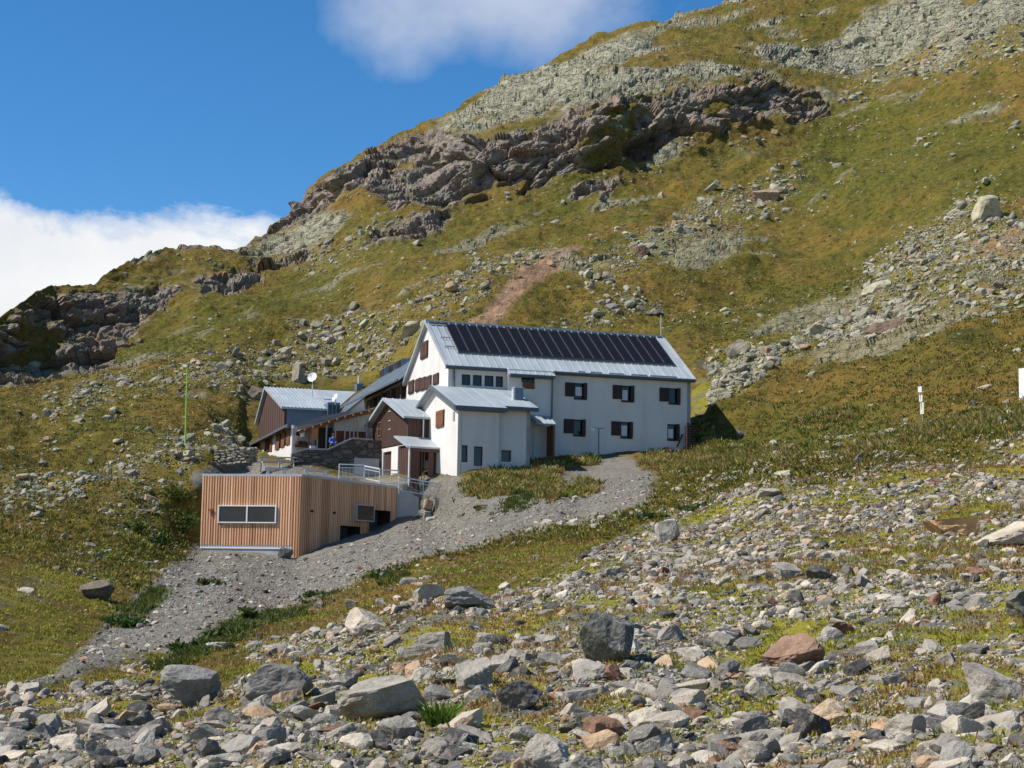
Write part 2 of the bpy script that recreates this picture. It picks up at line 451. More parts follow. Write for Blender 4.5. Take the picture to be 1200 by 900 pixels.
SCREE = [  # outline, density of loose stones
 ([(50,478),(110,455),(200,430),(285,425),(310,440),(300,468),(230,468),(150,470),(60,490)], .5),
 ([(285,440),(340,395),(400,375),(480,370),(505,385),(480,430),(430,450),(390,452),(340,455)], .7),
 ([(470,372),(520,340),(570,310),(640,280),(650,300),(600,330),(560,360),(520,378)], .55),
 ([(640,400),(700,370),(740,350),(770,355),(720,385),(690,402)], .6),
 ([(690,330),(740,290),(790,260),(860,230),(940,198),(950,215),(900,245),(840,265),(770,300),(720,340)], .5),
 ([(1010,300),(1060,270),(1130,245),(1260,230),(1260,300),(1200,330),(1100,355),(1000,355)], .85),
 ([(940,400),(1000,340),(1080,320),(1260,290),(1260,330),(1100,365),(1010,395)], .8),
 ([(809,500),(806,455),(830,430),(855,419),(901,415),(951,392),(1004,365),(1058,350),(1066,366),(1008,392),(939,411),(893,438),(855,458),(830,475)], 4.0),
 ([(-60,585),(0,572),(90,550),(200,518),(262,508),(295,512),(290,548),(230,548),(150,562),(60,592),(0,600),(-60,615)], .9),
 ([(0,690),(40,672),(100,672),(95,688),(40,700),(0,704)], 1.0),
 ([(130,590),(200,560),(225,565),(180,600),(140,620)], .5),
 ([(820,585),(900,545),(1000,500),(1100,488),(1260,480),(1260,515),(1120,535),(1000,560),(900,572)], .2),
 ([(340,297),(300,300),(400,285),(440,262),(470,262),(430,300),(370,320)], .7),
 ([(930,60),(1260,-40),(1260,60),(1150,80),(1000,110)], .5),
 ([(620,618),(650,608),(700,606),(715,612),(690,618),(640,622)], 1.2),
]
LUSH = [  # greener patches
 [(130,420),(200,385),(330,330),(420,265),(560,240),(700,205),(830,165),(870,165),(780,200),(620,250),(480,300),(330,370),(200,420)],
 [(780,380),(860,340),(1000,300),(1080,300),(1030,340),(960,370),(880,400),(820,400)],
 [(100,640),(180,590),(230,580),(232,640),(180,660),(120,660)],
 [(0,790),(60,770),(110,735),(170,690),(190,690),(150,725),(110,765),(60,795),(0,815)],
 [(810,520),(900,480),(1000,470),(1100,520),(1200,480),(1260,470),(1260,505),(1120,530),(1000,520),(900,545),(800,560)],
 [(730,605),(790,595),(870,570),(960,560),(960,572),(870,582),(790,612)],
 [(940,130),(1060,100),(1200,150),(1260,200),(1200,240),(1000,260),(900,250)],
]
Q = P0.reshape(-1, 3).astype(np.float32)
wn = fbm(Q * 0.12, 4, 5)                                  # edge wobble
wn2 = fbm(Q * 0.9, 4, 9)
fx = PX.ravel(); fy = PY.ravel()
wob = (wn * 7 + wn2 * 4)
def zone(polys, soft=7.0, wobble=1.0):
    out = np.zeros(len(Q), np.float32)
    for p in polys:
        out = np.maximum(out, sstep(sdist(p, fx, fy) + wob * wobble, -soft, soft))
    return out
z_cliff = zone(CLIFFS, 4.0, 1.0)
z_slab = zone(SLABS, 10.0, 1.2)
z_soil = np.maximum(zone([SOIL], 4.0, 0.6), 0.6 * zone([SOIL2], 6, 1.0))
z_grav = np.clip(zone(GRAVEL, 5.0, 0.7), 0, 1)
z_rock = zone([ROCKF], 10.0, 1.3)
z_lush = zone(LUSH, 25.0, 2.5)
z_scree = np.zeros(len(Q), np.float32)
for p, w in SCREE:
    z_scree = np.maximum(z_scree, w * sstep(sdist(p, fx, fy) + wob * 2.2, -10, 14))
# grass tongues in the slabs and ledges, drawn out along the dip
dip = np.array([[math.cos(.5), 0, math.sin(.5)], [0, 1, 0], [-math.sin(.5), 0, math.cos(.5)]], np.float32)
Qd = Q @ dip.T
tong = fbm(Qd * np.array([.045, .06, .16], np.float32), 4, 31)
z_slab = z_slab * sstep(tong, -.12, .12)
z_cliff = z_cliff * sstep(fbm(Qd * np.array([.09, .12, .3], np.float32), 3, 37), -.75, -.5)
z_slab = np.clip(z_slab - z_cliff, 0, 1)
# bare rock ribs and low outcrops here and there on the slope
ribs = sstep(fbm(Qd * np.array([.05, .08, .22], np.float32), 4, 41), .42, .6) * (fy < 470) * (1 - z_grav) * (1 - z_cliff) * (1 - np.clip(z_scree, 0, 1))
z_slab = np.maximum(z_slab, ribs * .6)
dist0 = DD.ravel()

# ---- relief
N0 = grid_normals(P0).reshape(-1, 3)
disp = np.zeros(len(Q), np.float32)
bld = np.zeros(len(Q), np.float32)
for p in ([(230,550),(470,562),(470,616),(349,651),(230,638)], [(470,420),(500,385),(800,400),(825,450),(825,545),(425,575)], [(288,470),(480,440),(480,560),(288,545)]):
    bld = np.maximum(bld, sstep(sdist(p, fx, fy), -12, 0))
smoothz = 1 - 0.75 * z_grav
calm = (1 - .9 * bld)
nearf = sstep(dist0, 70, 130)
disp += calm * (0.25 + 1.0 * nearf) * fbm(Q * .055, 3, 51) * smoothz
disp += calm * (0.16 + 0.42 * nearf) * fbm(Q * .22, 3, 52) * smoothz
disp += (0.07 + 0.16 * nearf * (1 - z_grav)) * fbm(Q * .8, 3, 53) * (0.4 + .6 * calm)
disp += 0.035 * fbm(Q * 3.1, 2, 54)
rockm = np.maximum(z_cliff, z_slab)
sel = np.where(rockm > 0.02)[0]
qs = Qd[sel]
warp = np.stack([fbm(qs * .15, 2, 61), fbm(qs * .15, 2, 62), fbm(qs * .15, 2, 63)], -1) * .3
acc_c = np.zeros(len(sel), np.float32); acc_s = np.zeros(len(sel), np.float32)
crack = np.zeros(len(sel), np.float32)
for (sx, sz, amp, sd, ws) in ((12.0, 5.0, 1.6, 75, .50), (5.2, 2.4, 1.1, 72, .45), (2.1, 1.05, .40, 73, .22), (.9, .5, .12, 74, .2)):
    rnd, off, f1, f2 = cells(qs / np.array([sx, sx, sz]) + warp, sd)
    tilt = (off * (rnd[:, 1:4] - .5) * 2.6).sum(-1)
    g = 1 - sstep(f2 - f1, 0, .16)
    acc_c += amp * ((rnd[:, 0] - .5) * .8 + tilt - g * .5)
    acc_s += amp * ws * ((rnd[:, 0] - .5) * .35 + tilt * .7 - g * .4)
    crack = np.maximum(crack, g)
zc_, zs_l = z_cliff[sel], z_slab[sel]
disp[sel] += acc_c * zc_ + acc_s * zs_l
wz = np.clip(zc_ + zs_l, 0, 1)
# overhang: the foot of the cliffs is undercut, the brow stands out
def brow(poly):
    return sstep(sdist(poly, fx, fy), -5, 9)
for poly, amp in (([(700,205),(760,190),(800,168),(830,158),(800,140),(770,150),(735,170),(700,185)], -4.0),
                  ([(600,228),(640,222),(650,200),(615,205)], -2.0), 
                  ([(100,408),(120,412),(118,398),(102,400)], -2.2), ([(240,350),(280,345),(285,332),(245,338)], -2.0),
                  ([(525,232),(560,226),(560,215),(530,218)], -1.2), ([(640,170),(665,160),(690,150),(690,165),(650,185)], -1.8)):
    disp += amp * brow(poly) * z_cliff * (1 + .5 * wn2)
ND = N0.copy()
_r = np.clip(z_cliff, 0, 1)[:, None]
_hor = N0 * np.array([1, 1, .12]); _hor[:, 1] -= .25; _hor /= np.linalg.norm(_hor, axis=1, keepdims=True)
ND = N0 * (1 - _r * .65) + _hor * _r * .65
P1 = (Q + ND * disp[:, None]).reshape(P0.shape)
G[NL:NL + NROW] = P1
for k in range(len(far)):
    G[NL + NROW + k] += (P1[-1] - P0[-1]) * (1 if k < 4 else .5)
GN = grid_normals(G)
GI = GN[NL:NL + NROW]

full = lambda z: np.concatenate([np.repeat(z.reshape(NROW, NC)[:1], NL, 0), z.reshape(NROW, NC), np.repeat(z.reshape(NROW, NC)[-1:], len(far), 0)], 0).reshape(-1)
crk = np.zeros(len(Q), np.float32); crk[sel] = crack * wz
zA = np.stack([full(z_cliff), full(z_slab), full(z_grav), np.ones(NRT * NC, np.float32)], -1)
zB = np.stack([full(z_soil), full(np.maximum(z_rock, np.clip(z_scree * .5, 0, .75))), full(z_lush), np.ones(NRT * NC, np.float32)], -1)
ii, jj = np.meshgrid(np.arange(NRT - 1), np.arange(NC - 1), indexing='ij')
v0 = (ii * NC + jj).ravel()
FACES = np.stack([v0, v0 + 1, v0 + NC + 1, v0 + NC], -1)
GV = G.reshape(-1, 3)

def terrain_material():
    t = NT('alpine_ground')
    _, a = t.attr('zone_rock'); _, b = t.attr('zone_ground')
    cliff, slab, grav = a[0], a[1], a[2]
    soil, rockf, lush = b[0], b[1], b[2]
    co = t.coord()
    big = t.noise(.045, 5, .6); mid = t.noise(.28, 6, .65); sm = t.noise(1.6, 6, .7); fine = t.noise(8.0, 5, .75)
    str_ = t.noise(.5, 5, .65, t.mapping((.35, .6, 1.6), (0, -.45, 0)))
    # grass
    g = t.ramp(mid, [(.28, (.075, .066, .012)), (.46, (.148, .118, .020)), (.60, (.215, .146, .028)), (.74, (.29, .152, .044))])
    green = t.ramp(sm, [(.3, (.046, .060, .008)), (.55, (.098, .112, .014)), (.75, (.158, .146, .022))])
    lf = t.math('ADD', t.ramp(big, [(.45, 0.0), (.64, .55)]), t.math('MULTIPLY', lush, .6), True)
    c = t.mix(t.math('MULTIPLY', lf, t.ramp(str_, [(.3, 1.0), (.7, .35)])), g, green)
    rust = t.math('MULTIPLY', t.ramp(t.noise(.075, 5, .62, t.mapping((1, 1, 2.2))), [(.48, 0.0), (.60, .75)]), t.ramp(sm, [(.35, .5), (.6, 1.0)]))
    c = t.mix(t.math('MULTIPLY', rust, t.math('SUBTRACT', 1.0, t.math('MULTIPLY', lush, .8))), c, (.215, .125, .030))
    dk = t.ramp(t.noise(.13, 6, .7, t.mapping((1, 1, 1.8))), [(.56, 0.0), (.68, .7)])
    c = t.mix(dk, c, (.060, .066, .012))
    c = t.mix(t.ramp(sm, [(.36, .85), (.50, 0.0)]), c, (.036, .036, .008))
    c = t.mix(t.ramp(fine, [(.3, .6), (.5, 0.0)]), c, (.050, .044, .012))
    c = t.mix(t.ramp(fine, [(.60, 0.0), (.78, .55)]), c, (.24, .18, .06))
    # small stones lying in the turf
    vn = t.n('ShaderNodeTexVoronoi'); vn.inputs['Scale'].default_value = 1.1; vn.inputs['Randomness'].default_value = 1.0; t.l(co, vn.inputs['Vector'])
    sp = t.n('ShaderNodeSeparateColor'); t.l(vn.outputs['Color'], sp.inputs[0])
    pebble = t.math('MULTIPLY', t.ramp(vn.outputs['Distance'], [(.16, 1.0), (.28, 0.0)]), t.ramp(sp.outputs[0], [(.66, 0.0), (.72, 1.0)]))
    pebble = t.math('MULTIPLY', pebble, t.ramp(t.noise(.16, 4, .6), [(.44, .0), (.62, .9)]))
    stonec = t.ramp(sp.outputs[1], [(.0, (.22, .22, .17)), (.5, (.34, .34, .26)), (1.0, (.42, .40, .33))])
    c = t.mix(pebble, c, stonec)
    # stony ground between the boulders: grit with moss
    grit = t.ramp(t.noise(6.0, 6, .8), [(.30, (.045, .043, .04)), (.5, (.16, .155, .145)), (.68, (.30, .29, .27))])
    moss = t.ramp(t.noise(2.2, 5, .7), [(.3, (.13, .125, .012)), (.45, (.26, .235, .018)), (.60, (.33, .29, .03)), (.72, (.33, .17, .03))])
    mm = t.ramp(t.noise(.42, 6, .68), [(.40, 0.0), (.52, .95)])
    c = t.mix(rockf, c, t.mix(mm, grit, moss))
    # grey gravel
    gr = t.ramp(t.noise(7.0, 6, .8), [(.3, (.085, .077, .062)), (.46, (.21, .193, .16)), (.58, (.30, .278, .235)), (.7, (.45, .42, .36))])
    gr = t.mix(t.ramp(t.noise(.5, 5, .65), [(.4, 0.0), (.66, .55)]), gr, (.15, .132, .10))
    gr = t.mix(t.ramp(t.noise(1.1, 5, .6), [(.62, 0.0), (.72, .7)]), gr, (.105, .095, .03))
    c = t.mix(grav, c, gr)
    c = t.mix(soil, c, t.ramp(sm, [(.3, (.21, .12, .068)), (.55, (.34, .21, .125)), (.72, (.44, .31, .21))]))
    # slab rock, lichen grey-green
    sl = t.ramp(t.noise(.9, 6, .7), [(.28, (.19, .18, .125)), (.5, (.35, .335, .225)), (.72, (.48, .45, .33))])
    sl = t.mix(t.ramp(t.noise(.33, 5, .6), [(.45, 0.0), (.7, .55)]), sl, (.16, .135, .115))
    sl = t.mix(t.ramp(t.vor(.42, 'DISTANCE_TO_EDGE', 0, t.mapping((.6, .6, 1.5), (0, -.5, .3))), [(.0, .8), (.05, 0.0)]), sl, (.045, .043, .036))
    c = t.mix(slab, c, sl)
    # cliff rock, purple-brown with rusty and grey faces
    cl = t.ramp(t.noise(.55, 6, .72, t.mapping((.7, .7, 1.5), (0, -.5, 0))), [(.26, (.135, .11, .095)), (.45, (.255, .21, .175)), (.62, (.35, .285, .225)), (.78, (.43, .365, .285))])
    cl = t.mix(t.ramp(t.noise(.11, 4, .6), [(.50, 0.0), (.66, .75)]), cl, t.ramp(t.noise(.8, 5, .7), [(.3, (.17, .10, .065)), (.7, (.35, .23, .15))]))
    cl = t.mix(t.ramp(t.noise(.2, 4, .6, t.mapping((1, 1, .6))), [(.52, 0.0), (.68, .7)]), cl, (.20, .20, .17))
    c = t.mix(cliff, c, cl)
    # turf holds on the flatter ledges of the rock
    geo = t.n('ShaderNodeNewGeometry'); sx = t.n('ShaderNodeSeparateXYZ'); t.l(geo.outputs['True Normal'], sx.inputs[0])
    ledge = t.math('MULTIPLY', t.ramp(sx.outputs[2], [(.72, 0.0), (.9, 1.0)]), t.math('ADD', cliff, t.math('MULTIPLY', slab, .35), True))
    ledge = t.math('MULTIPLY', ledge, t.ramp(mid, [(.40, 0.0), (.56, 1.0)]))
    c = t.mix(ledge, c, green)
    rk = t.math('MAXIMUM', cliff, slab)
    h1 = t.noise(.9, 6, .72); h2 = t.noise(5.0, 6, .75); h3 = t.noise(22.0, 5, .8)
    h4 = t.noise(1.0, 6, .65, t.mapping((.28, .28, 2.2)))
    bp = t.bump(h4, .6, .5); bp = t.bump(h1, .8, .7, bp); bp = t.bump(h2, .6, .18, bp); bp = t.bump(h3, .8, .05, bp)
    vx = t.n('ShaderNodeMapping'); vx.inputs['Scale'].default_value = (.8, .8, 1.7); vx.inputs['Rotation'].default_value = (0, -.5, .3)
    wv = t.n('ShaderNodeTexNoise'); wv.inputs['Scale'].default_value = .5; wv.inputs['Detail'].default_value = 3; t.l(co, wv.inputs['Vector'])
    ad = t.n('ShaderNodeVectorMath', operation='MULTIPLY_ADD'); t.l(wv.outputs['Color'], ad.inputs[0]); ad.inputs[1].default_value = (1.6, 1.6, 1.6); t.l(co, ad.inputs[2]); t.l(ad.outputs[0], vx.inputs['Vector'])
    for sc_, ds_ in ((.55, .4),):
        fe = t.math('MULTIPLY', t.ramp(t.vor(sc_, 'DISTANCE_TO_EDGE', 0, vx.outputs[0]), [(0.0, 0.0), (.09, 1.0)]), rk)
        bp = t.bump(fe, .6, ds_, bp)
    bp = t.bump(pebble, .5, .25, bp)
    return t.done(c, .95, bp, 0.0, .15)
M['terrain'] = terrain_material()

fm = np.stack([zA[FACES, 2].mean(1), zA[FACES, 0].mean(1)], -1)
is_g = fm[:, 0] > .5
is_c = (fm[:, 1] > .5) & ~is_g
def sub(name, mask):
    F = FACES[mask]
    u, inv = np.unique(F, return_inverse=True)
    me = np_mesh(name, GV[u], inv.reshape(F.shape), M['terrain'], True, None, {'zone_rock': zA[u], 'zone_ground': zB[u]})
    fl = (np.maximum(zA[F, 0], zA[F, 1]).mean(1) < .45) if name != 'gravel_path' else np.ones(len(F), bool)
    me.polygons.foreach_set('use_smooth', fl)
    o = link(name, me); o['kind'] = 'structure'
    return o
terrain = sub('hillside', ~is_g & ~is_c)
sub('gravel_path', is_g)
sub('cliff', is_c)
# level ground behind the viewpoint
me = np_mesh('ground', [(-300, -300, -6), (300, -300, -6), (300, .75, -2.3), (-300, .75, -2.3)], [(0, 1, 2, 3)], M['terrain'], True, None,
             {'zone_rock': np.zeros((4, 4)), 'zone_ground': np.tile([0, .6, .2, 1], (4, 1))})
link('ground', me)['kind'] = 'structure'

def _cell(px, py):
    a, e = rays([px], [py]); a, e = a[0], e[0]
    j = float(np.interp(a, A_COLS, np.arange(NC)))
    es = float(np.interp(a, A_COLS, E_SKY))
    i = (e - E_LO) / (es - E_LO) * (NROW - 1)
    return min(max(i, 0), NROW - 1.001), min(max(j, 0), NC - 1.001)
def ground(px, py, normal=False):
    """the point of the slope seen there"""
    i, j = _cell(px, py); i0, j0 = int(i), int(j); fi, fj = i - i0, j - j0
    p = (P1[i0, j0] * (1 - fi) * (1 - fj) + P1[i0 + 1, j0] * fi * (1 - fj) + P1[i0, j0 + 1] * (1 - fi) * fj + P1[i0 + 1, j0 + 1] * fi * fj)
    return (p, GI[i0, j0]) if normal else p
# ------------------------------------------------------------------ stones
def ico(sub):
    bm = bmesh.new(); bmesh.ops.create_icosphere(bm, subdivisions=sub, radius=1.0)
    bm.verts.ensure_lookup_table()
    v = np.array([x.co[:] for x in bm.verts]); f = np.array([[q.index for q in p.verts] for p in bm.faces])
    bm.free(); return v, f

def rock_shape(sub, rs, cuts=13, blocky=0.5, rough=0.07, flat=1.0):
    """a broken stone: a ball with planes knocked off it, then roughened"""
    v, f = ico(sub)
    for k in range(cuts):
        n = rs.normal(size=3); n /= np.linalg.norm(n)
        if k < 6 and blocky > rs.random():
            ax = k % 3; n = n * .28; n[ax] += 1.0 if k < 3 else -1.0; n /= np.linalg.norm(n)
        h = rs.uniform(.44, .80)
        d = v @ n
        m = d > h
        v[m] -= np.outer(d[m] - h, n) * .97
    if sub >= 3:
        o = rs.uniform(0, 50, 3)
        l = np.linalg.norm(v, axis=1, keepdims=True)
        nn = v / l
        d = fbm((v * 1.9 + o).astype(np.float32), 3, 3) * rough * 1.2 - np.abs(fbm((v * 4.5 + o).astype(np.float32), 3, 4)) * rough * .8
        v = v + nn * d[:, None]
    v *= np.array([1, 1, flat])
    return v, f

def rot_mat(rs, tilt=.5, n=None):
    """a random turn about the vertical, a random tilt, then laid along the slope normal n"""
    a = rs.uniform(0, 2 * math.pi); c, s = math.cos(a), math.sin(a)
    Rz = np.array([[c, -s, 0], [s, c, 0], [0, 0, 1]])
    t = rs.normal(0, tilt, 2)
    Rx = np.array(Matrix.Rotation(t[0], 3, 'X')); Ry = np.array(Matrix.Rotation(t[1], 3, 'Y'))
    M_ = Rx @ Ry @ Rz
    if n is not None:
        q = Vector((0, 0, 1)).rotation_difference(Vector([float(x) for x in (np.array(n) + np.array([0, 0, .8]))]))
        M_ = np.array(q.to_matrix()) @ M_
    return M_

GREY = [(.27, .268, .262), (.215, .217, .218), (.33, .325, .31), (.29, .282, .262), (.18, .182, .184)]
PALE = [(.44, .42, .38), (.50, .47, .42), (.40, .385, .355)]
TAN = [(.42, .31, .21), (.38, .28, .20), (.46, .36, .26)]
DARK = [(.075, .078, .085), (.095, .097, .10), (.065, .068, .078)]
RUST = [(.22, .12, .085), (.25, .15, .11)]
GREENISH = [(.33, .335, .255), (.38, .38, .30), (.28, .285, .22), (.40, .38, .31), (.30, .27, .215)]
TINTS = {'grey': GREY, 'pale': PALE, 'tan': TAN, 'dark grey': DARK, 'rust brown': RUST, 'greenish grey': GREENISH}
def pick_tint(rs, far):
    r = rs.random()
    if far: k = 'greenish grey' if r < .82 else ('tan' if r < .9 else 'grey')
    else: k = 'grey' if r < .48 else 'pale' if r < .76 else 'dark grey' if r < .88 else 'tan' if r < .965 else 'rust brown'
    c = np.array(TINTS[k][rs.integers(len(TINTS[k]))]) * rs.uniform(.85, 1.15)
    return k, c * (np.array([1.08, 1.0, .88]) if not far else np.array([.92, .89, .81]))

def boulder_obj(name, pos, size, tint, rs, blocky=.5, cuts=11, rough=.06, Rm=None, sub=4, smooth=False, sink=.25):
    v, f = rock_shape(sub, rs, cuts, blocky, rough)
    v = v / np.abs(v).max(0) * (np.array(size) / 2)
    if Rm is not None: v = v @ np.array(Rm).T
    zmin, zmax = v[:, 2].min(), v[:, 2].max()
    v[:, 2] -= zmin + (zmax - zmin) * sink
    me = np_mesh(name, v, f, M['rock_obj'], smooth)
    o = link(name, me); o.location = Vector([float(x) for x in pos])
    o.color = (*[float(c) for c in tint], 1)
    return o

PROJ = []          # where each single boulder is seen, for telling the stones apart
# px box (x0,x1,y0,y1) in the photograph, tint, yaw, tilt(x,y), depth factor, blockiness, label
BOULDERS = [
 (206,272,775,822,(.24,.245,.25),10,(0,8),.9,.3,'big rounded grey boulder, the largest left of the pale bedrock slabs','big grey boulder'),
 (670,734,706,768,(.13,.135,.14),20,(10,28),.8,.75,'dark grey wedge shaped boulder leaning left with a smooth flat face','dark wedge boulder'),
 (531,579,765,806,(.33,.33,.31),25,(5,-8),1.0,.9,'square block of stone with pale flat top and dark front face','square pale topped block'),
 (580,637,791,829,(.12,.12,.125),-15,(-5,-10),1.0,.7,'low dark angular boulder just right of the square pale topped block','low dark angular boulder'),
 (612,668,843,893,(.40,.39,.37),5,(0,10),.9,.4,'whitish veined boulder near the bottom edge beside a dark sided one','whitish veined boulder'),
 (640,704,864,910,(.22,.225,.235),-20,(0,-12),1.0,.6,'grey boulder with black shaded right side cut by the bottom edge','grey boulder at the bottom edge'),
 (874,950,726,773,(.27,.175,.135),20,(14,-22),1.3,.6,'rust red slab of rock lying tilted among grey rubble','rust red slab'),
 (1152,1210,680,732,(.15,.16,.155),0,(0,-10),1.0,.6,'black and white banded boulder at the right edge','banded black and white boulder'),
 (1110,1189,766,823,(.31,.30,.29),-20,(15,22),.5,.7,'pale grey slab with dark cracks tilted down to the right','cracked pale slab'),
 (1119,1210,609,642,(.48,.44,.38),12,(0,-8),.8,.2,'long pale whaleback boulder at the right edge','long pale whaleback boulder'),
 (1084,1143,598,624,(.60,.40,.23),10,(0,-3),1.3,.1,'flat orange tan boulder above the long pale whaleback','flat orange tan boulder'),
 (900,938,656,681,(.36,.35,.335),0,(0,0),.9,.3,'rounded pale grey boulder beside a dark one above the rust red slab','rounded pale boulder'),
 (938,970,659,679,(.09,.09,.10),0,(0,0),.9,.7,'dark angular boulder touching the rounded pale grey one','dark boulder'),
 (950,983,801,829,(.44,.36,.28),0,(0,0),.9,.4,'beige boulder half behind a dark blue grey stone','beige boulder'),
 (1019,1056,826,850,(.47,.33,.22),0,(0,0),.9,.3,'egg shaped peach coloured boulder in the lower right rubble','peach coloured boulder'),
 (407,461,714,748,(.47,.43,.38),-10,(0,6),.9,.2,'smooth rounded cream boulder at the upper edge of the stone field','cream boulder'),
 (396,500,790,842,(.33,.32,.30),28,(-4,-14),1.1,.25,'wide flat grey bedrock hump sloping down to the left','grey bedrock hump'),
 (467,534,730,763,(.31,.305,.29),-8,(0,-10),.9,.7,'pale grey boulder split by dark joints right of the cream boulder','jointed pale boulder'),
 (527,589,697,725,(.20,.205,.215),0,(0,6),.9,.5,'blue grey layered boulder at the edge of the grass strip','layered blue grey boulder'),
 (482,523,689,714,(.37,.365,.33),15,(0,-20),.7,.4,'slanted pale boulder alone on the grass below the gravel slope','slanted pale boulder'),
 (762,793,610,641,(.41,.405,.39),0,(0,-18),.7,.6,'pointed pale stone standing up at the end of the grass strip','pointed pale stone'),
 (233,261,859,888,(.15,.155,.165),30,(0,12),.9,.7,'upright slate grey stone near the lower left edge','upright slate grey stone'),
 (294,375,774,819,(.21,.215,.22),18,(0,-18),.8,.5,'broad layered grey outcrop between the big rounded boulder and the bedrock hump','layered grey outcrop'),
 (327,346,641,657,(.13,.13,.13),0,(0,0),1,.6,'dark boulder at the foot of the timber clad building','dark boulder at the timber building'),
 (94,139,678,706,(.15,.135,.115),40,(12,-24),1,.2,'dark craggy outcrop on the grass left of the gravel slope','dark craggy outcrop'),
 (1130,1167,222,262,(.38,.375,.29),0,(0,-15),.8,.6,'tall greenish boulder high on the right hand slope',None),
 (1006,1062,352,381,(.22,.165,.135),0,(0,-22),.7,.6,'flat reddish brown slab at the top of the moraine ridge',None),
 (878,915,216,236,(.33,.25,.19),0,(0,-8),.9,.8,'brownish block below the big cliff',None),
 (848,878,398,425,(.31,.30,.24),0,(0,-28),.6,.6,'leaning pale boulder overhanging the grass behind the white house',None),
 (944,971,382,397,(.36,.36,.28),0,(0,-25),.7,.6,'tilted boulder on the moraine ridge left of the reddish slab',None),
 (942,994,519,530,(.62,.61,.58),0,(0,0),1.2,.2,'flat white rock in the herbs right of the white house',None),
 (899,913,516,529,(.48,.47,.43),0,(0,0),1,.4,'small whitish boulder left of the flat white rock',None),
 (1050,1076,485,500,(.37,.36,.35),0,(0,-4),1,.3,'flat grey boulder at the foot of the trail signpost',None),
 (1089,1108,483,492,(.42,.41,.37),0,(0,-4),1,.3,'small pale boulder just right of the trail signpost',None),
 (1147,1168,452,459,(.47,.44,.36),0,(0,-10),1,.5,'thin light slab on the turf near the white board',None),
 (284,313,448,469,(.20,.17,.14),0,(0,10),1,.5,'dark hollowed boulder behind the blue metal dormer',None),
 (340,359,426,453,(.30,.275,.23),0,(0,4),1,.6,'upright boulder behind the satellite dish',None),
 (468,499,372,392,(.36,.36,.28),0,(0,-6),1,.6,'pale block beside the ridge end of the white house',None),
 (907,930,558,571,(.40,.40,.31),0,(0,-10),1,.5,'lone light boulder on the grass below the herbs',None),
 (882,914,573,586,(.33,.33,.32),0,(0,-4),1,.4,'low grey boulder left of the upper stone field',None),
 (740,762,293,308,(.19,.125,.10),0,(0,-10),1,.7,'dark red block on the slope above the house',None),
 (1010,1050,325,345,(.37,.365,.29),0,(0,-15),1,.6,'largest pale boulder in the debris above the reddish slab',None),
 (634,652,608,618,(.48,.46,.42),0,(0,0),1,.4,'white stone at the lower edge of the gravel path, leftmost of three',None),
 (652,666,610,619,(.46,.44,.40),0,(0,0),1,.4,'small white stone between two longer ones by the path',None),
 (666,690,610,619,(.40,.39,.37),0,(0,-6),1,.4,'long pale stone at the path edge, rightmost of three',None),
 (0,12,790,812,(.25,.25,.25),0,(0,0),1,.5,'grey boulder at the left edge under the grass',None),
]
rsb = np.random.default_rng(5)
for (x0, x1, y0, y1, tint, yaw, (tx, ty), dep, blocky, label, short) in BOULDERS:
    cx, cy = (x0 + x1) / 2, y1 - (y1 - y0) * .22
    p, n = ground(cx, cy, True)
    d = p[1]; w = (x1 - x0) * d / F_PX; h = (y1 - y0) * d / F_PX
    Rm = np.array(Matrix.Rotation(R(ty), 3, 'Y') @ Matrix.Rotation(R(tx), 3, 'X') @ Matrix.Rotation(R(yaw), 3, 'Z'))
    v, f = rock_shape(5 if (x1 - x0) > 45 else 4, rsb, 12, blocky, .05)
    v = v / np.abs(v).max(0) * np.array([w / 2, w / 2 * dep, h / 2 * 1.05]) @ Rm.T
    ext = v.max(0) - v.min(0)                                     # bring it back to the size seen
    v *= np.array([w * .95 / ext[0], (w * .95 / ext[0] + h * 1.1 / ext[2]) / 2, h * 1.1 / ext[2]])
    v[:, 2] -= v[:, 2].min() + h * .2
    v[:, 1] -= v[:, 1].min() + ext[1] * .12                       # its front foot stands on the ground there
    b0 = ground(cx, y1 - 1)
    me = np_mesh('boulder', v, f, M['rock_obj'], False)
    o = link('boulder', me); o.location = Vector([float(p[0]), float(b0[1]), float(b0[2])])
    o.color = (tint[0] * 1.10, tint[1] * 1.02, tint[2] * .90, 1)
    tag(o, label, 'boulder', 'large boulders of the slope')
    PROJ.append((cx, (y0 + y1) / 2, x1 - x0, short))

# ---- loose stones: where the slope is stony
PTS = P1.reshape(-1, 3)
cellA = np.linalg.norm(np.cross(np.gradient(P1, axis=1), np.gradient(P1, axis=0)), axis=-1).ravel()
vis = (np.abs(AA.ravel()) < np.where(dist0 < 90, .62, .40))
frame_b = np.zeros(len(Q), np.float32)
for (x0, x1, y0, y1, *_r) in BOULDERS[:24]:
    frame_b = np.maximum(frame_b, ((fx > x0 + 4) & (fx < x1 - 4) & (fy > y0) & (fy < y1 - 6)).astype(np.float32))
bmask = 1 - (bld > .3)
patch = sstep(fbm(Q * .34, 4, 77), -.55, .2)                 # turf patches among the stones
inner = (np.repeat(T[:, None], NC, 1).ravel() < .988).astype(float)
def scatter(dens, n, seed):
    r = np.random.default_rng(seed)
    w = dens * cellA * vis * bmask * inner
    w = w / w.sum()
    idx = np.searchsorted(np.cumsum(w), r.random(n)).clip(0, len(w) - 1)
    i, j = idx // NC, idx % NC
    i2, j2 = np.minimum(i + 1, NROW - 1), np.minimum(j + 1, NC - 1)
    s, t_ = r.random((n, 1)), r.random((n, 1))
    pos = P1[i, j] + s * (P1[i, j2] - P1[i, j]) + t_ * (P1[i2, j] - P1[i, j])
    return pos, GI[i, j], idx, r

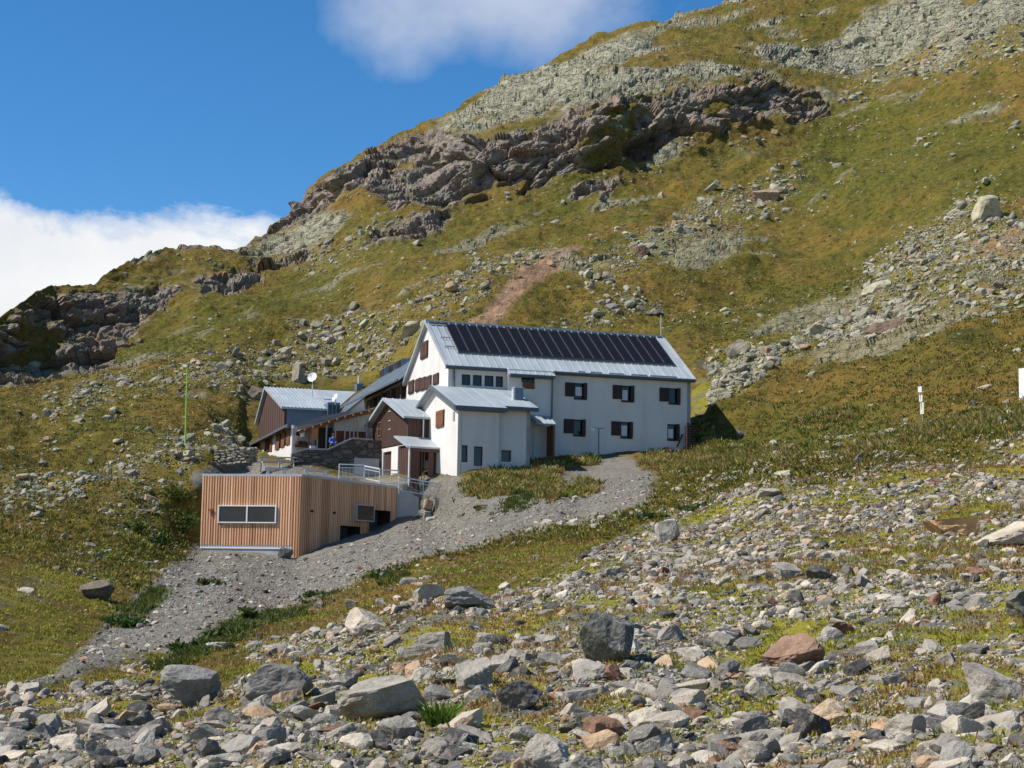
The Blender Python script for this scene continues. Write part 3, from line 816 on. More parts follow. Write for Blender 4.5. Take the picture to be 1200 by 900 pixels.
S_pos, S_n, S_r, S_far = [], [], [], []
def add_set(dens, n, seed, rmin, rmax, alpha, far, dscale=0.0):
    pos, nn, idx, r = scatter(dens, n, seed)
    rm = rmin * dist0[idx] if dscale == 'd' else np.full(n, rmin)
    rad = np.minimum(rm * r.random(n) ** (-1 / alpha), np.minimum(rmax, .0045 * dist0[idx]) if far else rmax)
    S_pos.append(pos); S_n.append(nn); S_r.append(rad); S_far.append(np.full(n, far))
add_set(z_rock * (.12 + .88 * patch) * (1 - .8 * frame_b) / dist0 ** 2, 180000, 21, .00082, .27, 2.25, 0, 'd')
edge = sstep(fbm(Q * .2, 3, 78), -.1, .5)
add_set((1 - z_rock) * (dist0 < 110) * (1 - z_grav) * edge, 2600, 22, .05, .40, 2.2, 0)
add_set(z_grav * (fy > 545), 24000, 23, .028, .2, 2.6, 0)
hill = (dist0 > 80) * (1 - z_rock) * (1 - z_grav) * (1 - .9 * z_cliff) * (1 - .6 * z_slab) * (1 - .85 * z_soil)
add_set(hill * np.clip(z_scree * (.25 + .75 * sstep(wn2, -.5, .2)), 0, 4), 30000, 24, .10, .95, 2.2, 1)
clus = sstep(fbm(Qd * np.array([.07, .1, .25], np.float32), 4, 79), .05, .5)
add_set(hill * (.10 + .9 * clus), 9000, 25, .10, .8, 2.5, 1)
S_pos = np.concatenate(S_pos); S_n = np.concatenate(S_n); S_r = np.concatenate(S_r); S_far = np.concatenate(S_far)
s_px, s_py = ae_to_px(S_pos[:, 0] / S_pos[:, 1], S_pos[:, 2] / S_pos[:, 1])
s_size = S_r / S_pos[:, 1] * F_PX * 2
infr = (s_px > 4) & (s_px < 1196) & (s_py < 893) & (s_py > 0)
order = np.argsort(-(s_size * infr))
N_SINGLE = 300 - len(BOULDERS)
single = order[:N_SINGLE]
rest = np.setdiff1d(np.arange(len(S_r)), single)
# merged remainder
rs = np.random.default_rng(33)
protos = {1: [rock_shape(1, rs, 8, .6) for _ in range(14)], 2: [rock_shape(2, rs, 11, .75) for _ in range(30)], 3: [rock_shape(3, rs, 12, .55, .05) for _ in range(10)]}
def merge(idx, name):
    Vs, Fs, Cs = [], [], []; off = 0
    for q in idx:
        lvl = 1 if s_size[q] < 5 else 2 if s_size[q] < 17 else 3
        pv, pf = protos[lvl][rs.integers(len(protos[lvl]))]
        sc = S_r[q] * np.array([rs.uniform(.8, 1.45), rs.uniform(.7, 1.1), rs.uniform(.45, .85)])
        v = (pv * sc) @ rot_mat(rs, .35, S_n[q]).T
        v += S_pos[q] + np.array([0, 0, (v[:, 2].max()) * rs.uniform(-.15, .42)])
        Vs.append(v); Fs.append(pf + off); off += len(v)
        k, c = pick_tint(rs, S_far[q])
        Cs.append(np.repeat(c[None], len(v), 0))
    me = np_mesh(name, np.concatenate(Vs), np.concatenate(Fs), M['rock_attr'], False, np.concatenate(Cs))
    return link(name, me)
o = merge(rest[S_far[rest] == 0], 'rubble')
tag(o, 'small grey and tan stones covering the lower slope between the larger ones', 'rubble', None, 'stuff')
o = merge(rest[S_far[rest] == 1], 'scree')
tag(o, 'pale greenish loose stones scattered over the grassy mountainside', 'scree', None, 'stuff')

# single stones, each told apart by its colour, shape and the boulder it lies next to
NAMED = [p for p in PROJ if p[3]]
used = {}
def near_label(x, y, col, shape, size):
    best = sorted(NAMED, key=lambda p: math.hypot(p[0] - x, (p[1] - y) * 1.3))
    for p in best[:7]:
        dx, dy = x - p[0], y - p[1]
        r_ = math.hypot(dx, dy)
        far_ = 'close to' if r_ < 55 else 'a little way' if r_ < 120 else 'far'
        if abs(dx) > 2 * abs(dy): w = 'right' if dx > 0 else 'left'
        elif abs(dy) > 2 * abs(dx): w = 'below' if dy > 0 else 'above'
        else: w = ('lower' if dy > 0 else 'upper') + ' ' + ('right' if dx > 0 else 'left')
        where = {'right': 'to the right of', 'left': 'to the left of', 'below': 'below', 'above': 'above'}.get(w, 'to the ' + w + ' of')
        fw = {'close to': 'just ', 'a little way': '', 'far': 'well '}[far_]
        s = f'{size}{shape} {col} stone {fw}{where} the {p[3]}'
        if s not in used and len(s.split()) <= 16:
            used[s] = 1; return s
    s = f'{size}{shape} {col} stone in the rubble'
    for k in ('', ' low in the picture' if y > 800 else ' half way up the stone field' if y > 680 else ' high in the stone field'):
        for k2 in ('', ' on the left side' if x < 400 else ' in the middle' if x < 800 else ' on the right side'):
            if s + k + k2 not in used:
                used[s + k + k2] = 1; return s + k + k2
    return s + k + k2
rs = np.random.default_rng(44)
for q in single:
    shp = rs.integers(4)
    shape, sc, blocky = [('blocky', (1.1, .95, .85), .95), ('flat', (1.35, 1.05, .45), .6), ('rounded', (1.15, .95, .75), .1), ('slabby', (1.5, .8, .6), .8)][shp]
    k, c = pick_tint(rs, S_far[q])
    sz = 'big ' if s_size[q] > 34 else '' if s_size[q] > 22 else 'small '
    v, f = rock_shape(4 if s_size[q] > 20 else 3, rs, 11, blocky, .05)
    v = (v / np.abs(v).max(0) * S_r[q] * np.array(sc)) @ rot_mat(rs, .3, S_n[q]).T
    v[:, 2] += v[:, 2].max() * .15
    o = link('stone', np_mesh('stone', v, f, M['rock_obj'], False))
    o.location = Vector([float(x) for x in S_pos[q]]); o.color = (*[float(x) for x in c], 1)
    if S_far[q]: lab = near_label(s_px[q], s_py[q], k, shape, sz).replace('stone field', 'slope').replace('in the rubble', 'on the grassy slope')
    else: lab = near_label(s_px[q], s_py[q], k, shape, sz)
    tag(o, lab, 'stone', 'loose stones of the slope')

# ------------------------------------------------------------------ plants
def blades(pos, nrm, h, w, nb, spread, lean, tints, rs, name, two=True):
    """tufts of pointed blades: pos (N,3), h (N,), tints (N,3)"""
    N = len(pos)
    base = np.repeat(pos, nb, 0); H = np.repeat(h, nb) * rs.uniform(.55, 1.1, N * nb)
    Wd = np.repeat(w, nb) * rs.uniform(.7, 1.3, N * nb)
    ang = rs.uniform(0, 2 * math.pi, N * nb); rad = np.repeat(h, nb) * spread * np.sqrt(rs.random(N * nb))
    base = base + np.stack([np.cos(ang) * rad, np.sin(ang) * rad, -H * .06], -1)
    le = rs.uniform(.1, lean, N * nb) * H; la = ang + rs.normal(0, .8, N * nb)
    tip = base + np.stack([np.cos(la) * le, np.sin(la) * le, H], -1)
    mid = base * .5 + tip * .5 + np.stack([np.cos(la) * -le * .12, np.sin(la) * -le * .12, H * .08], -1)
    sd = rs.uniform(0, math.pi, N * nb); s = np.stack([np.cos(sd), np.sin(sd), np.zeros(N * nb)], -1) * Wd[:, None] * .5
    V = np.stack([base - s * .6, base + s * .6, mid + s, tip, mid - s], 1).reshape(-1, 3)
    o5 = np.arange(N * nb)[:, None] * 5
    Fc = np.concatenate([o5 + np.array([[0, 1, 2]]), o5 + np.array([[0, 2, 4]]), o5 + np.array([[4, 2, 3]])], 0)
    c = np.repeat(np.repeat(tints, nb, 0) * rs.uniform(.75, 1.25, (N * nb, 1)), 5, 0)
    return link(name, np_mesh(name, V, Fc, M['leaf'], False, c))

rs = np.random.default_rng(55)
def tint_mix(n, cols, rs):
    c = np.array(cols)[rs.integers(len(cols), size=n)]
    return c * rs.uniform(.8, 1.2, (n, 1))
# short turf between and beyond the stones
dens = (dist0 < 105) * (1 - z_grav) * (z_rock * (1.0 - .75 * patch) + (1 - z_rock) * .8) / np.maximum(dist0 / 40, .6)
pos, nn, idx, r_ = scatter(dens, 33000, 61)
warm = sstep(fbm(pos.astype(np.float32) * .3, 3, 81), -.1, .45)[:, None]
tc = tint_mix(len(pos), [(.26, .245, .03), (.31, .28, .035), (.20, .215, .024)], rs) * (1 - warm) + tint_mix(len(pos), [(.30, .17, .05), (.34, .23, .085), (.25, .17, .045)], rs) * warm
o = blades(pos, nn, 0.045 + .06 * rs.random(len(pos)) + .0006 * pos[:, 1], np.full(len(pos), .014) + .0004 * pos[:, 1], 9, 1.6, 1.1, tc, rs, 'grass')
tag(o, 'short yellow green and straw coloured turf between the stones', 'grass', None, 'stuff')
# rusty tussocks
dens = (dist0 < 100) * z_rock * sstep(fbm(Q * .16, 3, 83), .1, .5)
pos, nn, idx, r_ = scatter(dens, 1600, 62)
o = blades(pos, nn, .12 + .16 * rs.random(len(pos)), np.full(len(pos), .02), 24, 1.2, .9, tint_mix(len(pos), [(.34, .17, .05), (.28, .17, .045), (.38, .23, .085), (.20, .18, .04)], rs), rs, 'tussock_grass')
tag(o, 'rust coloured grass tussocks among the boulders', 'grass', None, 'stuff')
# hummocky turf of the mountainside
dens = hill * (1 - np.clip(z_slab, 0, .9)) * (dist0 < 185) / np.maximum(dist0 / 120, .8) ** 2
pos, nn, idx, r_ = scatter(dens, 26000, 63)
lu = z_lush[idx][:, None]
sel_ = rs.random((len(pos), 1)) < (.25 + .5 * lu)
tc = np.where(sel_, tint_mix(len(pos), [(.12, .14, .02), (.09, .11, .016), (.16, .17, .028)], rs), tint_mix(len(pos), [(.22, .18, .035), (.27, .19, .05), (.16, .135, .03), (.11, .10, .024)], rs))
o = blades(pos, nn, 0.09 + .17 * rs.random(len(pos)), np.full(len(pos), .10), 8, 2.4, 1.2, tc, rs, 'meadow_grass')
tag(o, 'olive and brown grass hummocks on the mountainside', 'grass', None, 'stuff')
# tall herbs around the house
HERB = [([(545,582),(541,572),(560,556),(610,546),(660,542),(655,560),(650,572),(618,578),(560,584)], 1.0), ([(655,548),(662,536),(700,538),(705,545),(690,549)], 1.0), ([(632,582),(660,568),(694,566),(702,574),(680,586),(640,590)], .7),
        ([(746,548),(760,532),(808,525),(860,520),(960,512),(1000,520),(960,534),(860,548),(790,556)], 1.0), ([(985,520),(1060,500),(1130,484),(1260,468),(1260,500),(1180,515),(1080,528),(1000,535)], .8),
        ([(810,505),(818,490),(832,500),(836,520),(812,528)], 1.0), ([(930,488),(960,478),(1000,480),(990,496),(940,500)], .5)]
zh = np.zeros(len(Q), np.float32)
for p, w in HERB: zh = np.maximum(zh, w * sstep(sdist(p, fx, fy) + wob * .6, -3, 5))
keep = bmask.copy(); bmask = np.ones(len(Q))
pos, nn, idx, r_ = scatter(zh * (fy > 478), 6800, 64)
bmask = keep
tc = tint_mix(len(pos), [(.20, .21, .035), (.28, .25, .05), (.13, .16, .028), (.36, .27, .10), (.28, .17, .05), (.10, .13, .022), (.40, .34, .15)], rs)
o = blades(pos, nn, 0.12 + .45 * rs.random(len(pos)) ** 1.6, np.full(len(pos), .085), 17, .8, 1.0, tc, rs, 'vegetation')
tag(o, 'tall yellow green herbs growing thick around the white house', 'herbs', None, 'stuff')

EDGE = [([(190,778),(230,758),(290,727),(312,722),(302,737),(240,765),(200,782)], .9), ([(122,732),(155,708),(186,692),(192,696),(160,724),(128,742)], .8), ([(440,684),(470,672),(490,668),(486,676),(450,690)], .6), ([(300,722),(360,706),(400,690),(402,698),(340,722)], .5), ([(560,600),(620,580),(650,574),(640,588),(580,606)], .3)]
ze_ = np.zeros(len(Q), np.float32)
for p, w in EDGE: ze_ = np.maximum(ze_, w * sstep(sdist(p, fx, fy) + wob * .8, -3, 5))
pos, nn, idx, r_ = scatter(ze_ * sstep(wn2, -.5, .2), 1500, 65)
o = blades(pos, nn, .10 + .2 * rs.random(len(pos)), np.full(len(pos), .05), 14, 1.0, 1.0, tint_mix(len(pos), [(.07, .10, .018), (.10, .13, .022), (.14, .13, .03), (.05, .08, .014)], rs), rs, 'weeds')
tag(o, 'dark green weeds creeping over the borders of the gravel slope', 'weeds', None, 'stuff')

def shrub(px, py, w_px, h_px, label, tints, n=420, name='shrub', leaf=.13):
    p = ground(px, py); d = p[1]; w = w_px * d / F_PX; h = h_px * d / F_PX
    rr = np.random.default_rng(int(px * 7 + py))
    nb = 7
    lob = rr.normal(0, .33, (nb, 2)); lh = rr.uniform(.35, .9, nb)
    k = rr.integers(nb, size=n)
    c = np.stack([lob[k, 0] * w * .6, lob[k, 1] * w * .5, lh[k] * h * .55], -1) + rr.normal(0, 1, (n, 3)) * np.array([w * .13, w * .13, h * .16])
    c[:, 2] = np.abs(c[:, 2])
    u = rr.normal(size=(n, 3)); u /= np.linalg.norm(u, axis=1, keepdims=True)
    q = np.cross(u, rr.normal(size=(n, 3))); q /= np.linalg.norm(q, axis=1, keepdims=True)
    s = leaf * rr.uniform(.6, 1.4, (n, 1))
    V = np.stack([c - u * s, c + q * s * .45, c + u * s, c - q * s * .45], 1).reshape(-1, 3)
    Fc = np.arange(n)[:, None] * 4 + np.array([[0, 1, 2, 3]])
    t_ = np.repeat(np.array(tints)[rr.integers(len(tints), size=n)] * rr.uniform(.7, 1.3, (n, 1)), 4, 0)
    o = link(name, np_mesh(name, V, Fc, M['leaf'], False, t_)); o.location = Vector([float(x) for x in p])
    return tag(o, label, 'shrub' if name == 'shrub' else 'fern', 'shrubs of the slope' if name == 'shrub' else None)
DG = [(.05, .085, .018), (.075, .11, .022), (.10, .13, .026), (.035, .06, .015)]
YG = [(.09, .11, .015), (.06, .085, .012), (.13, .12, .02)]
for a_ in [
 (217,622,34,32,'dark green shrub hugging the left wall of the timber clad building',DG,700),
 (190,640,40,26,'wide dark green shrub down the bank from the timber clad building',DG,700),
 (212,590,34,26,'yellow green shrub near the upper left corner of the timber clad building',YG,600),
 (160,618,44,20,'low green shrub mat furthest left of the timber building',YG,500),
 (292,728,20,22,'dark upright shrub on the lower edge of the gravel slope',DG,500),
 (262,748,40,20,'spreading dark shrub left of the upright one on the gravel edge',DG,500),
 (228,762,34,16,'low green shrub at the lower left end of the gravel edge',DG,400),
 (365,701,18,9,'small round shrub in the middle of the gravel edge',DG,250),
 (455,676,34,11,'flat green shrub on the gravel edge under the white extension',DG,350),
 (245,684,30,8,'thin strip of green bush in the middle of the gravel slope',DG,250),
 (150,735,40,14,'bright green bush on the left border of the gravel slope',[(.03,.07,.012),(.045,.09,.015)],450),
 (820,600,50,12,'dark green shrub strip right of the gravel path',DG,500),
 (770,606,36,8,'low dark shrub at the right end of the gravel path',DG,350),
 (1140,480,30,12,'green bush below the white board on the right slope',YG,350)]:
    shrub(*a_)
pf = ground(517, 846)
o = blades(np.repeat(pf[None], 5, 0) + rs.normal(0, .05, (5, 3)) * [1, 1, 0], None, np.full(5, .44), np.full(5, .05), 26, .3, 1.0, tint_mix(5, [(.09, .17, .02), (.12, .19, .03)], rs), rs, 'fern')
tag(o, 'bright green leafy plant alone among the foreground stones', 'plant')
# ------------------------------------------------------------------ buildings
class Frame:
    """a building's own axes: X along its front, Y away from the viewer, Z up"""
    def __init__(s, O, yaw_deg):
        s.O = np.array(O, float); s.yaw = R(yaw_deg)
        s.u = np.array([math.cos(s.yaw), math.sin(s.yaw), 0]); s.v = np.array([-math.sin(s.yaw), math.cos(s.yaw), 0])
    def front(s, px, py, Y=0.0):
        r = ray(px, py); t = (Y + s.O @ s.v) / (r @ s.v); p = r * t - s.O
        return float(p @ s.u), float(p[2])
    def side(s, px, py, X=0.0):
        r = ray(px, py); t = (X + s.O @ s.u) / (r @ s.u); p = r * t - s.O
        return float(p @ s.v), float(p[2])
    def local(s, p):
        p = np.array(p) - s.O
        return float(p @ s.u), float(p @ s.v), float(p[2])
    def world(s, x, y, z): return s.O + s.u * x + s.v * y + np.array([0, 0, z])
    def thing(s, name, label, cat, group=None): return thing(name, label, cat, s.O, s.yaw, group)

class MB:
    def __init__(s): s.v = []; s.f = []; s.c = []; s.t = None
    def tint(s, c): s.t = c; return s
    def poly(s, pts, faces):
        o = len(s.v); s.v += [tuple(map(float, p)) for p in pts]; s.f += [tuple(i + o for i in f) for f in faces]
        s.c += [s.t or (1, 1, 1)] * len(pts); return s
    def box(s, x0, x1, y0, y1, z0, z1):
        p = [(x, y, z) for z in (z0, z1) for y in (y0, y1) for x in (x0, x1)]
        return s.poly(p, [(0, 2, 3, 1), (4, 5, 7, 6), (0, 1, 5, 4), (2, 6, 7, 3), (0, 4, 6, 2), (1, 3, 7, 5)])
    def prism(s, pts, axis, a, b):
        """outline pts in the plane across axis, drawn out from a to b"""
        n = len(pts)
        mk = {'x': lambda p, q: (q, p[0], p[1]), 'y': lambda p, q: (p[0], q, p[1]), 'z': lambda p, q: (p[0], p[1], q)}[axis]
        V = [mk(p, a) for p in pts] + [mk(p, b) for p in pts]
        return s.poly(V, [tuple(range(n)), tuple(range(2 * n - 1, n - 1, -1))] + [(k, k + n, (k + 1) % n + n, (k + 1) % n) for k in range(n)])
    def bar(s, p, q, r, n=6):
        p, q = Vector(p), Vector(q); d = (q - p).normalized()
        a = d.orthogonal().normalized(); b = d.cross(a)
        V = [tuple(c + a * (r * math.cos(t)) + b * (r * math.sin(t))) for c in (p, q) for t in [2 * math.pi * k / n for k in range(n)]]
        return s.poly(V, [(k, (k + 1) % n, (k + 1) % n + n, k + n) for k in range(n)] + [tuple(range(n))[::-1], tuple(range(n, 2 * n))])
    def beam(s, p, q, w, h):
        p, q = Vector(p), Vector(q); d = (q - p).normalized(); up = Vector((0, 0, 1))
        if abs(d.z) > .95: up = Vector((0, 1, 0))
        a = d.cross(up).normalized() * (w / 2); b = a.cross(d).normalized() * (h / 2)
        V = [tuple(c + i * a + j * b) for c in (p, q) for i, j in ((-1, -1), (1, -1), (1, 1), (-1, 1))]
        return s.poly(V, [(0, 1, 2, 3), (7, 6, 5, 4), (0, 4, 5, 1), (1, 5, 6, 2), (2, 6, 7, 3), (3, 7, 4, 0)])
    def holes(s, x0, x1, z0, z1, hs, y, depth):
        """front wall sheet at y with openings and their reveals"""
        xs = sorted({x0, x1, *[h[0] for h in hs], *[h[1] for h in hs]}); zs = sorted({z0, z1, *[h[2] for h in hs], *[h[3] for h in hs]})
        for i in range(len(xs) - 1):
            for j in range(len(zs) - 1):
                cx, cz = (xs[i] + xs[i + 1]) / 2, (zs[j] + zs[j + 1]) / 2
                if any(h[0] < cx < h[1] and h[2] < cz < h[3] for h in hs): continue
                s.poly([(xs[i], y, zs[j]), (xs[i + 1], y, zs[j]), (xs[i + 1], y, zs[j + 1]), (xs[i], y, zs[j + 1])], [(0, 1, 2, 3)])
        for a, b, c, d in hs:
            e = y + depth
            s.poly([(a, y, c), (b, y, c), (b, y, d), (a, y, d), (a, e, c), (b, e, c), (b, e, d), (a, e, d)], [(0, 4, 5, 1), (1, 5, 6, 2), (2, 6, 7, 3), (3, 7, 4, 0)])
        return s
    def build(s, name, mat, parent=None, bevel=0.0):
        me = bpy.data.meshes.new(name); me.from_pydata(s.v, [], s.f); me.update()
        bm = bmesh.new(); bm.from_mesh(me); bmesh.ops.recalc_face_normals(bm, faces=bm.faces[:]); bm.to_mesh(me); bm.free()
        a = me.attributes.new('tint', 'FLOAT_COLOR', 'POINT')
        c = np.ones((len(s.v), 4), np.float32); c[:, :3] = np.array(s.c); a.data.foreach_set('color', c.ravel())
        me.materials.append(M[mat] if isinstance(mat, str) else mat)
        o = link(name, me, parent)
        if bevel:
            b = o.modifiers.new('bevel', 'BEVEL'); b.width = bevel; b.segments = 2; b.limit_method = 'ANGLE'
        return o

class Part:
    """swaps the X and Y of a builder so that windows can be set into a left-hand wall"""
    def __init__(s, flip): s.flip = flip
    def box(s, mb, a0, a1, d0, d1, z0, z1):
        if s.flip: mb.box(d0, d1, a0, a1, z0, z1)
        else: mb.box(a0, a1, d0, d1, z0, z1)

def window(parent, a0, a1, z0, z1, d, flip=False, mull=1, frame_mat='dark_wood', curtain=None, depth=.17, fw=.07, rec=True, cross=False):
    """frame > pane (and curtain); the wall face lies at depth coordinate d and its inside is +"""
    P_ = Part(flip); y = d + (depth if rec else -.03)
    fr = MB()
    P_.box(fr, a0, a1, y - .04, y + .05, z0, z0 + fw); P_.box(fr, a0, a1, y - .04, y + .05, z1 - fw, z1)
    P_.box(fr, a0, a0 + fw, y - .038, y + .048, z0 + fw, z1 - fw); P_.box(fr, a1 - fw, a1, y - .038, y + .048, z0 + fw, z1 - fw)
    for k in range(mull):
        c = a0 + (a1 - a0) * (k + 1) / (mull + 1)
        P_.box(fr, c - fw * .45, c + fw * .45, y - .034, y + .044, z0 + fw, z1 - fw)
    if cross: P_.box(fr, a0 + fw, a1 - fw, y - .03, y + .04, (z0 + z1) / 2 - .03, (z0 + z1) / 2 + .03)
    w = fr.build('window', frame_mat, parent)
    pn = MB(); P_.box(pn, a0 + fw * .5, a1 - fw * .5, y + .006, y + .03, z0 + fw * .5, z1 - fw * .5); pn.build('pane', 'glass', w)
    if curtain:
        c0, c1, q0, q1 = curtain
        cu = MB(); P_.box(cu, a0 + (a1 - a0) * c0, a0 + (a1 - a0) * c1, y - .012, y - .002, z0 + (z1 - z0) * q0, z0 + (z1 - z0) * q1)
        cu.build('curtain', 'curtain', w)
    return w

def shutter(parent, a0, a1, z0, z1, d, flip=False, mat='dark_wood', proud=.07, panels=2):
    P_ = Part(flip); s = MB()
    P_.box(s, a0, a1, d - proud, d - .012, z0, z1)
    n = max(2, int((a1 - a0) / .16))
    for k in range(n):
        x = a0 + (a1 - a0) * (k + .06) / n; x1 = a0 + (a1 - a0) * (k + .94) / n
        P_.box(s, x, x1, d - proud - .014, d - proud + .002, z0 + .03, z1 - .03)
    for q in (.16, .84):
        zc = z0 + (z1 - z0) * q
        P_.box(s, a0 + .04, a1 - .04, d - proud - .034, d - proud - .01, zc - .05, zc + .05)
    return s.build('shutter', mat, parent)

def span(fr, x0, y0, x1, y1, Y=0.0):
    """extent in wall coordinates of a feature seen between two corners"""
    a, zt = fr.front((x0), (y0 + 0), Y); b, zb = fr.front(x1, y1, Y)
    zm0 = fr.front((x0 + x1) / 2, y0, Y)[1]; zm1 = fr.front((x0 + x1) / 2, y1, Y)[1]
    return a, b, zm1, zm0
def span_side(fr, x0, y0, x1, y1, X=0.0):
    """like span on a left-hand wall: returns y_near, y_far, z0, z1"""
    a, _ = fr.side(x1, (y0 + y1) / 2, X); b, _ = fr.side(x0, (y0 + y1) / 2, X)
    zm0 = fr.side((x0 + x1) / 2, y0, X)[1]; zm1 = fr.side((x0 + x1) / 2, y1, X)[1]
    return a, b, zm1, zm0

# =========== the white main house
H = Frame(at(523, 545, 125.0), 17.0)
house = H.thing('mountain_hut', 'large white rendered mountain hut with long metal roof full of solar panels', 'house')
XR, _ = H.front(809.3, 500)
X1, _ = H.front(592.5, 470); X2, _ = H.front(645, 480)
ZE = (H.front(523, 426)[1] + H.front(650, 434.5)[1] + H.front(806, 445)[1]) / 3      # height of the eaves
YP, ZP = H.side(502.2, 377.5, 0.0)                                                   # the ridge over the gable
YB, ZB = H.side(476.6, 448, 0.0)
print('hut', XR, X1, X2, 'eave', ZE, H.front(523, 426)[1], H.front(806, 445)[1], 'ridge', YP, ZP, 'back', YB, ZB)
ZBASE = -4.0
SEC2 = -.55
slope = (ZP - ZE) / YP
wall = MB()
hs1 = [span(H, 541.2, 438.2, 551.3, 451, 0), span(H, 554.2, 439.2, 564.6, 452, 0), span(H, 567.9, 440.2, 578.4, 453, 0), span(H, 581.1, 441.2, 589.6, 454, 0)]
zt = max(h[3] for h in hs1); zb = min(h[2] for h in hs1)
hs1 = [(h[0], h[1], zb + .03, zt - .03) for h in hs1]
wall.holes(.32, X1, ZBASE, ZE + .12, hs1, 0.0, .25)
w2 = span(H, 611.2, 437.5, 626.8, 448.3, SEC2)
wall.holes(X1, X2, ZBASE, ZE - .12, [w2], SEC2, .22)
wall.poly([(X1, SEC2, ZBASE), (X1, SEC2, ZE - .12), (X1, 0, ZE + .12), (X1, 0, ZBASE)], [(0, 1, 2, 3)])
wall.poly([(X2, SEC2, ZBASE), (X2, SEC2, ZE - .12), (X2, 0, ZE + .12), (X2, 0, ZBASE)], [(0, 1, 2, 3)])
up = [((662.2, 448.2, 673.3, 465), (672.9, 447.9, 687.2, 467), (.16, .68, .2, .76)), ((717.9, 452.1, 728.7, 468.6), (728.2, 452.1, 742.6, 470.3), (.14, .56, .08, .72)), ((772.7, 455.6, 784.2, 472), (783.6, 456, 796.7, 473.8), None)]
lo = [((660.6, 491.6, 672.3, 507.9), (671.9, 491.2, 685.6, 510), None), ((716.3, 495.2, 727.7, 511), (727.2, 494.4, 740.9, 513), (.08, .62, .14, .78)), (None, (782, 497.6, 795.6, 516.3), (.14, .56, .12, .70))]
rows = []
for row in (up, lo):
    sp = [(span(H, *a) if a else None, span(H, *b), c) for a, b, c in row]
    z0 = np.mean([b[2] for a, b, c in sp]); z1 = np.mean([b[3] for a, b, c in sp])
    rows.append([((a[0], a[1], z0 + .14, z1) if a else None, (b[0], b[1], z0, z1), c) for a, b, c in sp])
hs3 = [b for r_ in rows for a, b, c in r_]
wall.holes(X2, XR, ZBASE, ZE + .12, hs3, 0.0, .25)
def gable_poly(zadd=0.0): return [(0, ZBASE), (0, ZE + .10), (YP, ZP - .14), (YB, ZB - .12), (YB, ZBASE)]
wall.prism(gable_poly(), 'x', 0.0, .3)
wall.prism(gable_poly(), 'x', XR - .3, XR)
wall.box(.3, XR - .3, YB - .3, YB - .003, ZBASE, ZB - .2)
wall.build('wall', 'render', house)
# roof sheet with standing seams
OH = .32
zf = lambda y: ZE + .15 + slope * y
zbk = lambda y: ZP + .05 + (ZB - ZP) / (YB - YP) * (y - YP)
rf = MB()
def roof_outline(yf): return [(yf, zf(yf)), (YP, ZP + .05), (YB + .3, zbk(YB + .3)), (YB + .3, zbk(YB + .3) - .16), (YP, ZP - .13), (yf, zf(yf) - .16)]
rf.prism(roof_outline(-OH), 'x', -.28, X1 - .02)
rf.prism(roof_outline(SEC2 - .45), 'x', X1 - .02, X2 + .05)
rf.prism(roof_outline(-OH), 'x', X2 + .05, XR + .25)
nrm = Vector((0, -slope, 1)).normalized()
x = -.15
while x < XR + .2:
    yf = SEC2 - .45 if X1 < x < X2 else -OH
    rf.beam((x, yf + .02, zf(yf + .02) + .02), (x, YP - .12, zf(YP - .12) + .02), .035, .05)
    x += .56
rf.box(-.3, XR + .27, YP - .28, YP + .28, ZP - .02, ZP + .11)
roof = rf.build('roof', 'metal_roof', house)
gt = MB()
for a, b, yf in ((-.28, X1 - .05, -OH), (X1 + .02, X2 - .02, SEC2 - .45), (X2 + .08, XR + .25, -OH)):
    gt.box(a, b, yf - .11, yf - .004, zf(yf) - .20, zf(yf) - .045)
    gt.box(a + .02, b - .02, yf + .006, yf + .42 if yf < -.5 else -.004, zf(yf) - .24, zf(yf) - .165)
gt.build('gutter', 'fascia', house)
vt = MB()
vt.beam((-.29, -OH, zf(-OH) - .05), (-.29, YP, ZP), .05, .2); vt.beam((-.29, YB + .3, zbk(YB + .3) - .05), (-.29, YP, ZP), .05, .2)
vt.build('verge_trim', 'metal_roof', house); vt = MB()
vt.beam((XR + .26, -OH, zf(-OH) - .05), (XR + .26, YP, ZP), .05, .2)
vt.build('verge_trim', 'metal_roof', house)
# patches of white under the eaves edge: worn flashing
fl = MB()
for a, b in ((676, 684), (690, 704), (712, 730), (738, 757), (760, 791)):
    xa, _ = H.front(a, 440); xb, _ = H.front(b, 440)
    fl.beam((xa, -.2, zf(-.2) + .035), (xb, -.2, zf(-.2) + .035), .16, .05)
fl.build('flashing', 'white_metal', house)
